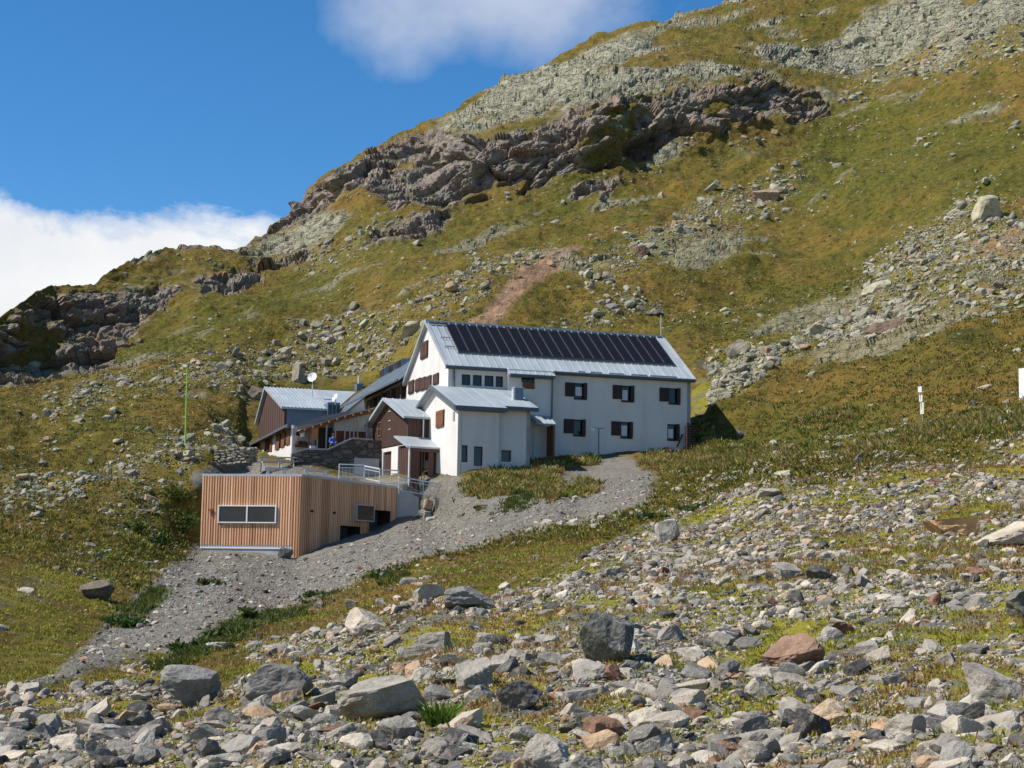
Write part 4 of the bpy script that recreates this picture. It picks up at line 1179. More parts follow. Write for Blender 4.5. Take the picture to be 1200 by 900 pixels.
# solar panels: one field of tall collectors
def on_roof(px, py):
    """X and Y on the roof sheet of a point seen on it"""
    n = np.array([0, -slope, 1.0]); nw = H.u * n[0] + H.v * n[1] + np.array([0, 0, n[2]])
    p0 = H.world(0, 0, zf(0)); r = ray(px, py); t = (p0 @ nw) / (r @ nw)
    x, y, z = H.local(r * t); return x, y
c_tl, c_tr, c_br, c_bl = on_roof(523, 381.5), on_roof(772.5, 399), on_roof(788, 429.5), on_roof(534.8, 411.3)
print('solar', c_tl, c_tr, c_br, c_bl)
sx0 = (c_tl[0] + c_bl[0]) / 2; sx1 = (c_tr[0] + c_br[0]) / 2; sy1 = (c_tl[1] + c_tr[1]) / 2; sy0 = (c_bl[1] + c_br[1]) / 2
NP = 21; pw = (sx1 - sx0) / NP
pz = lambda y: zf(y) + .10
for k in range(NP):
    a, b = sx0 + k * pw + .006, sx0 + (k + 1) * pw - .006
    pf_ = MB()
    for (p, q) in (((a, sy0), (b, sy0)), ((a, sy1), (b, sy1)), ((a + .02, sy0 + .03), (a + .02, sy1 - .03)), ((b - .02, sy0 + .03), (b - .02, sy1 - .03))):
        pf_.beam((p[0], p[1], pz(p[1])), (q[0], q[1], pz(q[1])), .03, .10)
    pan = pf_.build('solar_panel', 'panel_frame', house)
    g_ = MB(); g_.poly([(a + .03, sy0, pz(sy0) + .02), (b - .03, sy0, pz(sy0) + .02), (b - .03, sy1, pz(sy1) + .02), (a + .03, sy1, pz(sy1) + .02),
                        (a + .03, sy0, pz(sy0) - .02), (b - .03, sy0, pz(sy0) - .02), (b - .03, sy1, pz(sy1) - .02), (a + .03, sy1, pz(sy1) - .02)],
                       [(0, 1, 2, 3), (7, 6, 5, 4), (0, 4, 5, 1), (1, 5, 6, 2), (2, 6, 7, 3), (3, 7, 4, 0)])
    g_.build('glass', 'solar', pan)
tr = MB()
tr.beam((sx0 - .05, sy0 - .12, pz(sy0 - .12) - .02), (sx1 + .05, sy0 - .12, pz(sy0 - .12) - .02), .12, .12)
tr.beam((sx0 - 1.2, sy1 + .22, pz(sy1 + .22) - .03), (sx0 + .1, sy1 + .22, pz(sy1 + .22) - .03), .22, .1)
tr.build('panel_rail', 'fascia', house)
sg = MB()
for yy in (YP * .55, YP * .34):
    sg.bar((.25, yy, zf(yy) + .16), (sx0 - .15, yy, zf(yy) + .16), .03)
    for xx in np.linspace(.3, sx0 - .2, 4): sg.bar((xx, yy, zf(yy)), (xx, yy, zf(yy) + .17), .02)
sg.build('snow_guard', 'fascia', house)
# windows of the front
for h in hs1: window(house, *h, 0.0, mull=0, curtain=None)
w_ = window(house, *w2, SEC2, mull=1)
xw0, xw1, zw0, zw1 = span(H, 612.3, 447, 626, 455.7, SEC2)
shutter(w_, xw0, xw1, zw0, w2[2] + .02, SEC2, mat='shutter_wood')
for r_ in rows:
    for a, b, c in r_:
        w_ = window(house, *b, 0.0, mull=0, curtain=c, cross=False)
        sl = MB(); sl.box(b[0] - .03, b[1] + .03, -.07, -.004, b[2] - .07, b[2] - .004); sl.build('sill', 'dark_wood', w_)
        if a: shutter(w_, a[0], a[1] - .01, a[2], a[3], 0.0)
        shutter(w_, b[1] - (b[1] - b[0]) * .26, b[1] + .03, b[2] + .05, b[3] + .02, 0.0)
# shuttered windows of the gable
for q in ((479.8, 446.5, 485.6, 461), (487.7, 444, 493.6, 458.3), (494.1, 442.6, 499.6, 457), (500, 441, 506, 455.6), (508.6, 438.3, 514.7, 450.5), (494, 401, 502, 419.6)):
    y0, y1, z0, z1 = span_side(H, *q)
    w_ = window(house, y0, y1, z0, z1, 0.0, flip=True, mull=1, rec=False)
    m_ = (y0 + y1) / 2
    shutter(w_, y0 + .02, m_ - .015, z0 + .02, z1 + .02, -.06, flip=True, mat='brown_wood', proud=.05)
    shutter(w_, m_ + .015, y1 - .02, z0 + .02, z1 + .02, -.06, flip=True, mat='brown_wood', proud=.05)
dp = MB()
dp.bar((.42, -.12, ZE - .1), (.42, -.12, ZE - 4.2), .06, 8)
dp.build('downpipe', 'fascia', house); dp = MB()
dp.bar((X2 - .1, SEC2 - .12, ZE - .35), (X2 - .1, SEC2 - .12, -.5), .055, 8)
dp.bar((X2 - .1, SEC2 - .12, ZE - .35), (X2 + .25, -.35, ZE - .08), .055, 8)
dp.build('downpipe', 'fascia', house)
# little porch between the extension and the front
px0, px1 = H.front(621, 495, SEC2)[0], H.front(643.5, 495, SEC2)[0]
zp_ = H.front(632, 489, SEC2)[1]
pr = MB(); pr.prism([(SEC2 - .03, zp_ + .1), (SEC2 - 1.7, zp_ - .62), (SEC2 - 1.7, zp_ - .70), (SEC2 - .03, zp_ + .02)], 'x', px0, px1)
for k in range(5): pr.beam((px0 + .05 + k * (px1 - px0 - .1) / 4, SEC2 - .05, zp_ + .12), (px0 + .05 + k * (px1 - px0 - .1) / 4, SEC2 - 1.68, zp_ - .6), .04, .06)
pr.build('porch_roof', 'metal_roof', house)
dr = MB(); dr.box(px1 - 1.25, px1 - .2, SEC2 - .10, SEC2 - .01, -.2, zp_ - .3); d_ = dr.build('door', 'render', house)
hd = MB(); hd.box(px1 - 1.1, px1 - 1.06, SEC2 - .16, SEC2 - .10, .8, 1.0); hd.build('handle', 'galv', d_)
dr = MB(); dr.box(px1 - .18, px1 - .05, SEC2 - 1.55, SEC2 - .01, -.3, zp_ - .7); dr.build('porch_screen', 'shutter_wood', house)
am = thing('antenna_mast', 'thin antenna mast at the right end of the solar roof', 'mast', H.world(XR + .05, YP, ZP + .05))
mm_ = MB(); mm_.bar((0, 0, 0), (0, 0, 1.75), .03, 6); mm_.build('pole', 'galv', am)
mm_ = MB(); mm_.box(-.16, .16, -.02, .02, 1.2, 1.24); mm_.build('cross_arm', 'galv', am)

# =========== white gabled extension
E = Frame(at(535.5, 551, 119.0), 20.0)
ext = E.thing('white_annex', 'white gabled extension with pale metal roof in front of the large hut', 'house')
XA, _ = E.front(584.8, 510); XB, _ = E.front(621.3, 510, .6)
eA = E.front(560, 477)[1]
yP, zP = E.side(511, 453, 0.0)
yB = 2 * yP; eB = E.side(498, 478, 0)[1]
print('ext', XA, XB, eA, 'peak', yP, zP, 'yB', yB)
sl2 = (zP - eA - .1) / yP
wall = MB()
hA = [span(E, 540, 521.6, 548, 541.6), span(E, 555.6, 523.2, 565.6, 546)]
wall.holes(.3, XA, -3, eA + .1, hA, 0.0, .25)
hB = [span(E, 587.6, 527.6, 599, 541, .6)]
wall.holes(XA, XB, -3, eA + .1 + .6 * sl2, hB, .6, .25)
wall.poly([(XA, 0, -3), (XA, 0, eA + .1), (XA, .6, eA + .1 + .6 * sl2), (XA, .6, -3)], [(0, 1, 2, 3)])
gp = [(0, -3), (0, eA + .08), (yP, zP - .1), (yB, eA + .08), (yB, -3)]
wall.prism(gp, 'x', 0, .3)
wall.prism([(.6, -3), (.6, eA + .08 + .6 * sl2), (yP, zP - .1), (yB, eA + .08), (yB, -3)], 'x', XB - .3, XB - .002)
wall.build('wall', 'render', ext)
ez = lambda y: eA + .16 + sl2 * y
rf = MB()
XO = XB + .45
bk = [(yP, zP + .06), (yB + .4, ez(-.4)), (yB + .4, ez(-.4) - .14), (yP, zP - .09)]
rf.prism([(-.45, ez(-.45))] + bk + [(-.45, ez(-.45) - .14)], 'x', -.4, XA + .42)
rf.prism([(.15, ez(.15))] + bk + [(.15, ez(.15) - .14)], 'x', XA + .42, XO)
for xx in np.arange(-.1, XO, .95):
    y0_ = -.43 if xx < XA + .4 else .17
    rf.beam((xx, y0_, ez(y0_) + .01), (xx, yP - .05, ez(yP - .05) + .01), .035, .03)
rf.build('roof', 'metal_roof', ext)
fa = MB()
fa.box(-.38, XA + .40, -.56, -.455, ez(-.45) - .30, ez(-.45) - .03); fa.box(XA + .44, XO - .02, .04, .145, ez(.15) - .30, ez(.15) - .03)
fa.box(-.3, XA + .3, -.45, -.004, ez(-.45) - .32, ez(-.45) - .22)
fa.beam((-.42, -.45, ez(-.45) - .10), (-.42, yP, zP - .03), .05, .26); fa.beam((-.42, yB + .4, ez(-.4) - .10), (-.42, yP, zP - .03), .05, .26)
fa.build('fascia', 'fascia', ext)
ch = MB()
cxa, cza = E.front(603.5, 465, 2.2); cxb, _ = E.front(613.3, 465, 2.2); czt = E.front(608, 454.5, 2.2)[1]
ch.box(cxa, cxb, 2.2, 2.8, ez(2.2) - .15, czt); ch.build('chimney', 'metal_blue', ext)
ch = MB(); ch.box(cxa - .09, cxa + .0, 2.3, 2.7, ez(2.2) - .1, czt - .06); ch.box(cxa - .05, cxb + .05, 2.15, 2.85, czt, czt + .05); ch.build('chimney_cap', 'galv', ext)
for h in hA: window(ext, *h, 0.0, mull=0)
for h in hB: window(ext, *h, .6, mull=0)
y0, y1, z0, z1 = span_side(E, 512.2, 481.2, 521, 500.6)
w_ = window(ext, y0, y1, z0, z1, 0.0, flip=True, rec=False, mull=1)
m_ = (y0 + y1) / 2
shutter(w_, y0 + .03, m_ - .02, z0 + .02, z1, -.06, flip=True, mat='shutter_wood', proud=.05)
shutter(w_, m_ + .02, y1 - .03, z0 + .02, z1, -.06, flip=True, mat='shutter_wood', proud=.05)
y0, y1, z0, z1 = span_side(E, 531.3, 482, 533.2, 493)
v_ = MB()
for k in range(7): v_.box(-.05, -.004, y0, y1, z0 + (z1 - z0) * (k + .1) / 7, z0 + (z1 - z0) * (k + .8) / 7)
v_.build('vent', 'coping', ext)

# =========== brown timber shed
S = Frame(at(476.6, 560, 124.7), 25.0)
shed = S.thing('timber_shed', 'dark brown boarded shed on a white ground floor with garage doors', 'shed')
yb_, _ = S.side(436, 530, 0)
ze = S.front(477, 487)[1]; yp, zp = S.side(455.6, 467.5, 0); zmid0 = S.side(456, 523, 0)[1]
XS = 3.2
print('shed', yb_, ze, yp, zp, zmid0)
gs = MB()
zm = zmid0
gs.prism([(0, zm), (0, ze - .05), (yp, zp - .12), (yb_, ze - .05), (yb_, zm)], 'x', 0, .25)
gs.box(.25, XS, 0, .2, zm - 1.2, ze + .05)
gs.box(.25, XS, yb_ - .2, yb_, zm, ze)
n = int(yb_ / .22)
for k in range(1, n):
    yy = yb_ * k / n
    zt_ = ze - .1 + (zp - ze) * (yy / yp if yy < yp else (yb_ - yy) / (yb_ - yp))
    gs.box(-.025, -.002, yy - .03, yy + .03, zm + .02, zt_ - .1)
for k in range(1, 13): gs.box(.25 + k * .22 - .03, .25 + k * .22 + .03, -.022, -.002, zm - 1.0, ze - .1)
gs.build('wall', 'brown_wood', shed)
lowr = MB()
def sy(px): return S.side(px, 545, 0)[0]
dA = (sy(458.3), sy(448.8)); dB = (sy(476.2), sy(466))
ztop = S.side(456, 524.5, 0)[1]; zd = S.side(453, 529.5, 0)[1]
zlow = -2.2
lowr.box(.0, .3, dA[1], yb_, zlow, ztop); lowr.box(.0, .3, dB[1], dA[0], zlow, ztop)
lowr.box(.003, .297, dA[0], dA[1], zd, ztop); lowr.box(.003, .297, .0, dB[1], zd + .25, ztop)
lowr.build('ground_floor_wall', 'render', shed)
for (a, b), zz in ((dA, zd), (dB, zd + .25)):
    g_ = MB(); g_.box(.16, .22, max(a, .02), b - .003, zlow, zz)
    for k in range(1, 5): g_.box(.135, .158, a + (b - a) * k / 5 - .02, a + (b - a) * k / 5 + .02, zlow, zz - .05)
    g_.build('garage_door', 'brown_wood', shed)
rf = MB()
sl3 = (zp - ze) / yp
sz = lambda y: ze + .06 + sl3 * y
rf.prism([(-.35, sz(-.35)), (yp, zp + .05), (yb_ + .45, sz(-.45)), (yb_ + .45, sz(-.45) - .14), (yp, zp - .1), (-.35, sz(-.35) - .14)], 'x', -.45, XS)
for xx in np.arange(-.3, XS, .6):
    rf.beam((xx, -.33, sz(-.33) + .02), (xx, yp, zp + .08), .04, .05)
rf.build('roof', 'metal_roof', shed)
vt = MB()
vt.beam((-.47, -.35, sz(-.35) - .08), (-.47, yp, zp - .02), .05, .22); vt.beam((-.47, yb_ + .45, sz(-.45) - .08), (-.47, yp, zp - .02), .05, .22)
vt.build('verge_trim', 'metal_roof', shed)
y0, y1, z0, z1 = span_side(S, 443.6, 494.6, 447.8, 511.4)
window(shed, y0, y1, z0, z1, 0.0, flip=True, rec=False, mull=0, frame_mat='shutter_wood', cross=True)
for zz in (482, 493, 503):
    y_, z_ = S.side(457, zz, 0); g_ = MB(); g_.box(-.05, -.003, y_ - .25, y_ + .25, z_ - .03, z_ + .03); g_.build('hinge', 'galv', shed)
# lean-to between shed and white gable, open in front
zl = S.front(478, 527, -2.4)[1]
L = S
y_ext = E.local(S.world(0, 0, 0))
lt = S.thing('lean_to', 'low lean-to with sheet metal roof and dark boarded front below the white gable', 'shed')
xr_ = S.front(524.5, 520, -2.6)[0]; xl_ = S.front(479.5, 520, -2.6)[0]
zr0 = S.front(500, 524, -2.6)[1]
rf = MB(); rf.prism([(-2.75, zr0), (-.02, zr0 + .95), (-.02, zr0 + .83), (-2.75, zr0 - .12)], 'x', xl_ - .2, xr_ - .05)
rf.build('roof', 'metal_roof', lt)
fr_ = MB(); fr_.box(xl_, xr_ - .1, -2.7, -2.6, zr0 - .36, zr0 - .125)
x_a, x_b, x_c = S.front(490, 550, -2.6)[0], S.front(501.5, 550, -2.6)[0], S.front(507.5, 550, -2.6)[0]
fr_.box(xl_ + .12, x_a, -2.68, -2.6, -2.5, zr0 - .36); fr_.box(x_b, x_c, -2.66, -2.58, -2.5, zr0 - .36); fr_.box(x_c + .01, xr_ - .12, -1.9, -1.82, -2.5, zr0 - .05)
for k in range(6): fr_.box(xl_ + .15 + k * .2, xl_ + .2 + k * .2, -2.702, -2.682, -2.5, zr0 - .40)
fr_.build('front_boarding', 'brown_wood', lt)
fr_ = MB(); fr_.box(x_a - .02, x_b + .02, -1.5, -1.4, -2.5, zr0 - .2); fr_.build('door', 'dark_wood', lt)
dp = MB(); dp.bar((xl_ - .02, -2.72, zr0 + .05), (xl_ - .02, -2.72, -2.2), .055, 8)
dp.build('downpipe', 'white_metal', lt); dp = MB()
px_, pz_ = S.front(496.5, 485, -.15)
dp.bar((px_, -.15, pz_), (px_, -.15, pz_ - 1.9), .05, 8); dp.bar((px_, -.15, pz_ - 1.9), (px_ - .5, -1.2, pz_ - 2.3), .05, 8)
dp.build('downpipe', 'white_metal', lt)

# =========== long low wing with the terrace
W = Frame(at(343, 530, 131.0), 17.0)
wing = W.thing('dining_wing', 'long low wing with grey front, sunlit white end wall and brown shutters', 'house')
yw, _ = W.side(288, 512, 0)
pv = [W.front(340.5, 495), W.front(404, 482.5), W.front(426.5, 465), W.front(427.2, 480), W.front(470, 470)]
tops = [(x, z) for x, z in pv]
zw = tops[0][1]
print('wing', yw, tops)
wall = MB()
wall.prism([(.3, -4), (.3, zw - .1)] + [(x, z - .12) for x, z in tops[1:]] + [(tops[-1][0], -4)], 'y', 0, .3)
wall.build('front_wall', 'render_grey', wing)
wall = MB()
hsW = [span_side(W, 289.6, 517, 294.2, 527), span_side(W, 297.2, 515, 304.6, 526.2), span_side(W, 309, 512, 318, 531), span_side(W, 322.2, 506.5, 340.2, 524)]
z_lo = -3.5
ys = sorted({0.0, yw, *[h[0] for h in hsW], *[h[1] for h in hsW]})
for i in range(len(ys) - 1):
    c = (ys[i] + ys[i + 1]) / 2; hh = [h for h in hsW if h[0] < c < h[1]]
    if hh:
        wall.box(0, .28, ys[i], ys[i + 1], z_lo, hh[0][2]); wall.box(0, .28, ys[i], ys[i + 1], hh[0][3], zw - .1)
    else: wall.box(0, .3, ys[i], ys[i + 1], z_lo, zw - .1)
wall.build('end_wall', 'render', wing)
for h in hsW[:2] + hsW[3:]:
    n = 1 if h is hsW[0] else 2 if h is hsW[1] else 3
    w_ = window(wing, h[0], h[1], h[2], h[3], 0.0, flip=True, mull=n - 1, frame_mat='shutter_wood', depth=.14)
    for k in range(n):
        a = h[0] + (h[1] - h[0]) * k / n; b = h[0] + (h[1] - h[0]) * (k + 1) / n
        shutter(w_, a + .02, a + (b - a) * .62, h[2] - .05, h[3] + .05, 0.0, flip=True, mat='shutter_wood', proud=.06)
h = hsW[2]
w_ = window(wing, h[0], h[1], h[2], h[3], 0.0, flip=True, mull=1, frame_mat='shutter_wood', depth=.14)
w_.name = 'terrace_door'
shutter(w_, h[0] - .5, h[0] + .35, h[2], h[3], 0.0, flip=True, mat='shutter_wood')
rf = MB()
po = [(x, z) for x, z in tops]
po[0] = (-.55, zw - .55 * (tops[1][1] - zw) / (tops[1][0] - tops[0][0]))
dn = [(x, z - .34) for x, z in po][::-1]
po = po[:3]; dn = [(x, z - (.34 if k < 2 else .12)) for k, (x, z) in enumerate(po)][::-1]
rf.prism(po + dn, 'y', -.35, -.02)
rf.prism([(x, z - .02) for x, z in po] + [(x, z - .2) for x, z in po][::-1], 'y', -.02, yw + .3)
rf.build('roof', 'fascia', wing)
dp = MB(); dp.bar((-.1, -.2, zw - .25), (-.1, -.2, -2.5), .06, 8); dp.bar((-.1, -.35, zw - .25), (-.1, -.35, zw - .5), .12, 8); dp.build('downpipe', 'galv', wing)
pl = MB(); xa, xb, z0, z1 = span(W, 347, 506.5, 351, 510.5, -.03); pl.box(xa, xb, -.05, -.004, z0, z1); pl.build('plaque', 'dark_wood', wing)
lm = MB(); xa, za = W.front(354.5, 509, -.2); lm.bar((xa, -.3, za - .22), (xa, -.3, za + .22), .2, 12); lm.bar((xa, -.3, za), (xa, -.004, za), .03); lm.build('wall_lamp', 'white_metal', wing)
# upper storey of the wing: a row of windows under a blue grey roof, running back from the hut
U = Frame(H.world(0, YB, 0), 17.0)
y_far, _ = U.side(427.5, 475, 0); 
zt1 = U.side(475.5, 449.5, 0)[1]; zb1 = U.side(475.5, 467, 0)[1]; zt2 = U.side(427.5, 465.5, 0)[1]
print('upper', y_far, zt1, zt2, zb1)
upw = U.thing('upper_wing', 'upper storey with a band of dark windows behind the brown shed', 'house')
zt_ = (zt1 + zt2) / 2
wl = MB(); wl.box(.05, .25, .02, y_far + 8.5, zb1 - 3, zb1); wl.box(.05, .25, .02, y_far + 8.5, zt_ - .1, zt_ + .12)
wl.box(.05, .25, y_far, y_far + 8.5, zb1, zt_ - .1); wl.box(.25, 6, y_far + 8.3, y_far + 8.5, zb1 - 3, zt_ + .3)
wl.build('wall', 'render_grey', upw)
nw = 9
for k in range(nw):
    a = y_far * k / nw + .03; b = y_far * (k + 1) / nw - .03
    window(upw, a + .12, b - .12, zb1 + .03, zt_ - .12, .05, flip=True, mull=0, frame_mat='brown_wood', depth=.1, fw=.1)
    if k % 2: shutter(upw, a - .1, a + .3, zb1 + .02, zt_ - .1, .05, flip=True, mat='brown_wood')
zr = U.side(446, 441.5, 4.2)[1]
print('upper roof rise', zr - zt_)
rf = MB(); rf.prism([(-.7, zt_ + .05), (4.2, zr), (9.0, zr - 2.0), (9.0, zr - 2.16), (4.2, zr - .16), (-.7, zt_ - .12)], 'y', .05, y_far + 9)
sl4 = (zr - zt_ - .05) / 4.9
for yy in np.arange(.4, y_far + 8.9, .62):
    rf.beam((-.68, yy, zt_ + .09), (4.15, yy, zr + .03), .05, .06)
rf.build('roof', 'metal_roof', upw)
gt = MB(); gt.box(-.82, -.71, .05, y_far + 9, zt_ - .1, zt_ + .05); gt.build('gutter', 'fascia', upw)
for (pxa, pya, pxb, pyb) in ((447, 434, 453, 444), (457.5, 431, 463, 441), (467, 427, 473, 437)):
    yy = U.side((pxa + pxb) / 2, pyb, 3.6)[0]; z0 = zt_ + .05 + sl4 * 4.1
    w0 = max(.9, abs(U.side(pxa, pyb, 3.4)[0] - U.side(pxb, pyb, 3.4)[0]))
    dm = MB(); dm.box(3.4, 4.6, yy - w0 / 2, yy + w0 / 2, z0 - .3, z0 + .85); d_ = dm.build('roof_dormer', 'metal_blue', upw)
    g_ = MB(); g_.box(3.36, 3.395, yy - w0 / 2 + .1, yy + w0 / 2 - .1, z0 + .05, z0 + .75); g_.build('pane', 'glass', d_)
cy_, cz_ = U.side(420.5, 452, 1.8)
ch = MB(); ch.box(1.5, 2.1, cy_ - .55, cy_ + .55, zt_ + .3, cz_ + .15); c_ = ch.build('chimney', 'metal_blue', upw)
ch = MB(); ch.bar((1.8, cy_, cz_ + .15), (1.8, cy_, cz_ + .95), .13, 10); ch.build('flue', 'galv', c_)

# blue metal dormer on the wing's roof
D = Frame(W.world(.2, 5.0, 0), 17.0)
dorm = D.thing('metal_dormer', 'dormer house with brown boarded gable and standing seam metal roof and side', 'dormer')
dz_e = D.front(321, 476.5, 0)[1]; dyp, dzp = D.side(315, 454.5, 0); dyb, _ = D.side(304.5, 490, 0)
dxr = D.front(384, 478, 0)[0]; dzb = D.side(318, 504, 0)[1]
print('dormer', dz_e, dyp, dzp, dyb, dxr, dzb)
w_ = MB(); w_.prism([(0, dzb - .8), (0, dz_e), (dyp, dzp - .1), (dyb, dz_e - .1), (dyb, dzb - .8)], 'x', -.12, .1)
for k in range(1, 12):
    yy = dyb * k / 12; w_.box(-.145, -.122, yy - .03, yy + .03, dzb - .8, dz_e - .1 + (dzp - dz_e) * min(yy / dyp, (dyb - yy) / (dyb - dyp)) - .1)
w_.build('gable', 'brown_wood', dorm)
w_ = MB(); w_.box(.1, dxr, 0, .15, dzb - 1.2, dz_e)
for k in range(1, 13): w_.box(.1 + (dxr - .1) * k / 13 - .025, .1 + (dxr - .1) * k / 13 + .025, -.05, -.002, dzb - 1.2, dz_e)
w_.build('side_wall', 'metal_blue', dorm)
s5 = (dzp - dz_e) / dyp; dz = lambda y: dz_e + .08 + s5 * y
rf = MB(); rf.prism([(-.3, dz(-.3)), (dyp, dzp + .06), (dyb + .3, dz(-.4)), (dyb + .3, dz(-.4) - .16), (dyp, dzp - .1), (-.3, dz(-.3) - .16)], 'x', -.35, dxr + .6)
rf.poly([(dxr + .6, -.3, dz(-.3)), (dxr + 4.2, dyp, dzp + .06), (dxr + .6, dyp, dzp + .06), (dxr + .6, -.3, dz(-.3) - .14), (dxr + 4.2, dyp, dzp - .08), (dxr + .6, dyp, dzp - .08)], [(0, 1, 2), (5, 4, 3), (0, 3, 4, 1), (1, 4, 5, 2)])
for k in range(14):
    xx = -.2 + (dxr + .7) * k / 13.5; rf.beam((xx, -.29, dz(-.29) + .02), (xx, dyp, dzp + .09), .05, .07)
rf.build('roof', 'metal_roof', dorm)
vt = MB(); vt.beam((-.37, -.3, dz(-.3) - .06), (-.37, dyp, dzp), .06, .24); vt.beam((-.37, dyb + .3, dz(-.4) - .06), (-.37, dyp, dzp), .06, .24); vt.build('verge_trim', 'metal_roof', dorm)
# box with small windows right of the dormer
bxa, _ = W.front(385, 478, 4.2); bxb, _ = W.front(398.5, 478, 4.2); bz1 = W.front(392, 471.5, 4.2)[1]
rb = thing('roof_box', 'small roof box with three dark windows under the white dish', 'dormer', W.world(bxa, 4.2, bz1 - 2.2), W.yaw)
b_ = MB(); b_.holes(0, bxb - bxa, 0, 2.2, [((bxb - bxa) * (k + .12) / 3, (bxb - bxa) * (k + .88) / 3, .95, 2.0) for k in range(3)], 0, .12); b_.box(0, bxb - bxa, .3, 2.0, 0, 2.2); b_.build('body', 'metal_blue', rb)
for k in range(3):
    g_ = MB(); g_.box((bxb - bxa) * (k + .1) / 3, (bxb - bxa) * (k + .9) / 3, .12, .15, .93, 2.02); g_.build('pane', 'glass', rb)
def dish(px, py, rad, d, label, post, face=(-.35, -.9, .3)):
    c = at(px, py, d); t_ = thing('satellite_dish', label, 'satellite dish', c - np.array([0, 0, post]), 0, 'satellite dishes of the wing')
    q = Vector((0, 0, 1)).rotation_difference(Vector(face)).to_matrix()
    V = []; n = 20; rings = 6
    for k in range(rings + 1):
        r_ = rad * k / rings; z_ = .28 * rad * (k / rings) ** 2
        for j in range(n): V.append(tuple(q @ Vector((r_ * math.cos(6.2832 * j / n), r_ * math.sin(6.2832 * j / n), z_ - .1 * rad)) + Vector((0, 0, post))))
    F = [(k * n + j, k * n + (j + 1) % n, (k + 1) * n + (j + 1) % n, (k + 1) * n + j) for k in range(rings) for j in range(n)]
    m_ = MB(); m_.poly(V, F); o = m_.build('reflector', 'white_metal', t_); md = o.modifiers.new('thick', 'SOLIDIFY'); md.thickness = .03
    m_ = MB(); m_.bar((0, .12, 0), (0, .12, post), .045, 8); m_.build('post', 'galv', t_)
    m_ = MB(); tip = q @ Vector((0, 0, rad * .8)) + Vector((0, 0, post)); m_.bar(tuple(q @ Vector((0, -rad * .9, .1)) + Vector((0, 0, post))), tuple(tip), .02); m_.bar(tuple(tip - Vector((.0, .0, .07))), tuple(tip + Vector((0, 0, .07))), .06, 8); m_.build('feed_arm', 'galv', t_)
dish(366.3, 442.3, .43, 141, 'pale dish on a mast rising behind the metal dormer roof', 1.6)
dish(393.3, 466, .34, 134.6, 'white dish just above the small roof box', .55, (-.75, -.55, .35))

# glazed veranda in front of the wing
V_ = Frame(W.world(0, -1.6, 0), 17.0)
ver = V_.thing('veranda', 'timber veranda with glass screens and orange boards in front of the wing', 'veranda')
v0 = V_.front(351, 506.5); v1 = V_.front(404, 489.5); v2 = V_.front(441, 481)
b_ = MB(); b_.beam((v0[0], 0, v0[1]), (v1[0], 0, v1[1]), .1, .22); b_.beam((v1[0], 0, v1[1]), (v2[0], 0, v2[1]), .1, .3); b_.build('eaves_beam', 'shutter_wood', ver)
b_ = MB(); b_.poly([(v0[0], -.25, v0[1] + .14), (v1[0], -.25, v1[1] + .14), (v2[0], -.25, v2[1] + .2), (v0[0], 1.55, v0[1] + .17), (v1[0], 1.55, v1[1] + .17), (v2[0], 1.55, v2[1] + .22),
   (v0[0], -.25, v0[1] + .2), (v1[0], -.25, v1[1] + .2), (v2[0], -.25, v2[1] + .26), (v0[0], 1.55, v0[1] + .23), (v1[0], 1.55, v1[1] + .23), (v2[0], 1.55, v2[1] + .28)],
   [(0, 3, 4, 1), (1, 4, 5, 2), (6, 7, 10, 9), (7, 8, 11, 10), (0, 1, 7, 6), (1, 2, 8, 7), (0, 6, 9, 3), (2, 5, 11, 8)]); b_.build('roof', 'coping', ver)
beamz = lambda x: v0[1] + (v1[1] - v0[1]) * (x - v0[0]) / (v1[0] - v0[0]) if x < v1[0] else v1[1] + (v2[1] - v1[1]) * (x - v1[0]) / (v2[0] - v1[0])
for k in range(9):
    x = v0[0] + .3 + k * .62
    b_ = MB(); b_.box(x, x + .12, -.42, .0, beamz(x) + .0, beamz(x) + .13); b_.build('rafter_end', 'orange_wood', ver)
zfl = -2.6
for px in (362.5, 372, 382.5, 393, 404, 410, 414.5, 419, 429.5):
    x, _ = V_.front(px, 510); b_ = MB(); b_.box(x - .05, x + .05, -.05, .05, zfl, beamz(x) - .1)
    b_.build('post', 'coping' if px > 370 else 'shutter_wood', ver)
xa, _ = V_.front(393.5, 510); xb, _ = V_.front(432, 510); za = V_.front(410, 504)[1]
b_ = MB(); b_.box(xa, xb, .9, 1.0, zfl, za)
for k in range(1, 18): b_.box(xa + (xb - xa) * k / 18 - .02, xa + (xb - xa) * k / 18 + .02, .88, .899, zfl, za)
b_.build('board_wall', 'red_wood', ver)
b_ = MB(); b_.prism([(xa, za), (xb, za), (xb, beamz(xb) - .08), (v1[0], beamz(v1[0]) - .08), (xa, beamz(xa) - .08)], 'y', .86, .96); b_.build('upper_panel', 'render', ver)
xa, _ = V_.front(365, 510); xb, _ = V_.front(372.6, 510); z0 = V_.front(368, 515)[1]; z1 = V_.front(368, 501.5)[1]
b_ = MB(); b_.box(xa, xb, -.06, .02, z0, z1)
for k in range(1, 5): b_.box(xa, xb, -.075, -.061, z0 + (z1 - z0) * k / 5 - .02, z0 + (z1 - z0) * k / 5 + .02)
b_.build('shutter', 'orange_wood', ver)
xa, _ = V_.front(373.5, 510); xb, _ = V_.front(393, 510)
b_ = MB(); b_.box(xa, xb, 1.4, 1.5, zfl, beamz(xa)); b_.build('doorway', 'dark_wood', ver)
xa, _ = V_.front(364.5, 522); xb, _ = V_.front(371, 522); z0 = V_.front(367, 522)[1]
b_ = MB(); b_.box(xa, xb, .2, .7, zfl, z0); b_.build('counter', 'white_metal', ver)
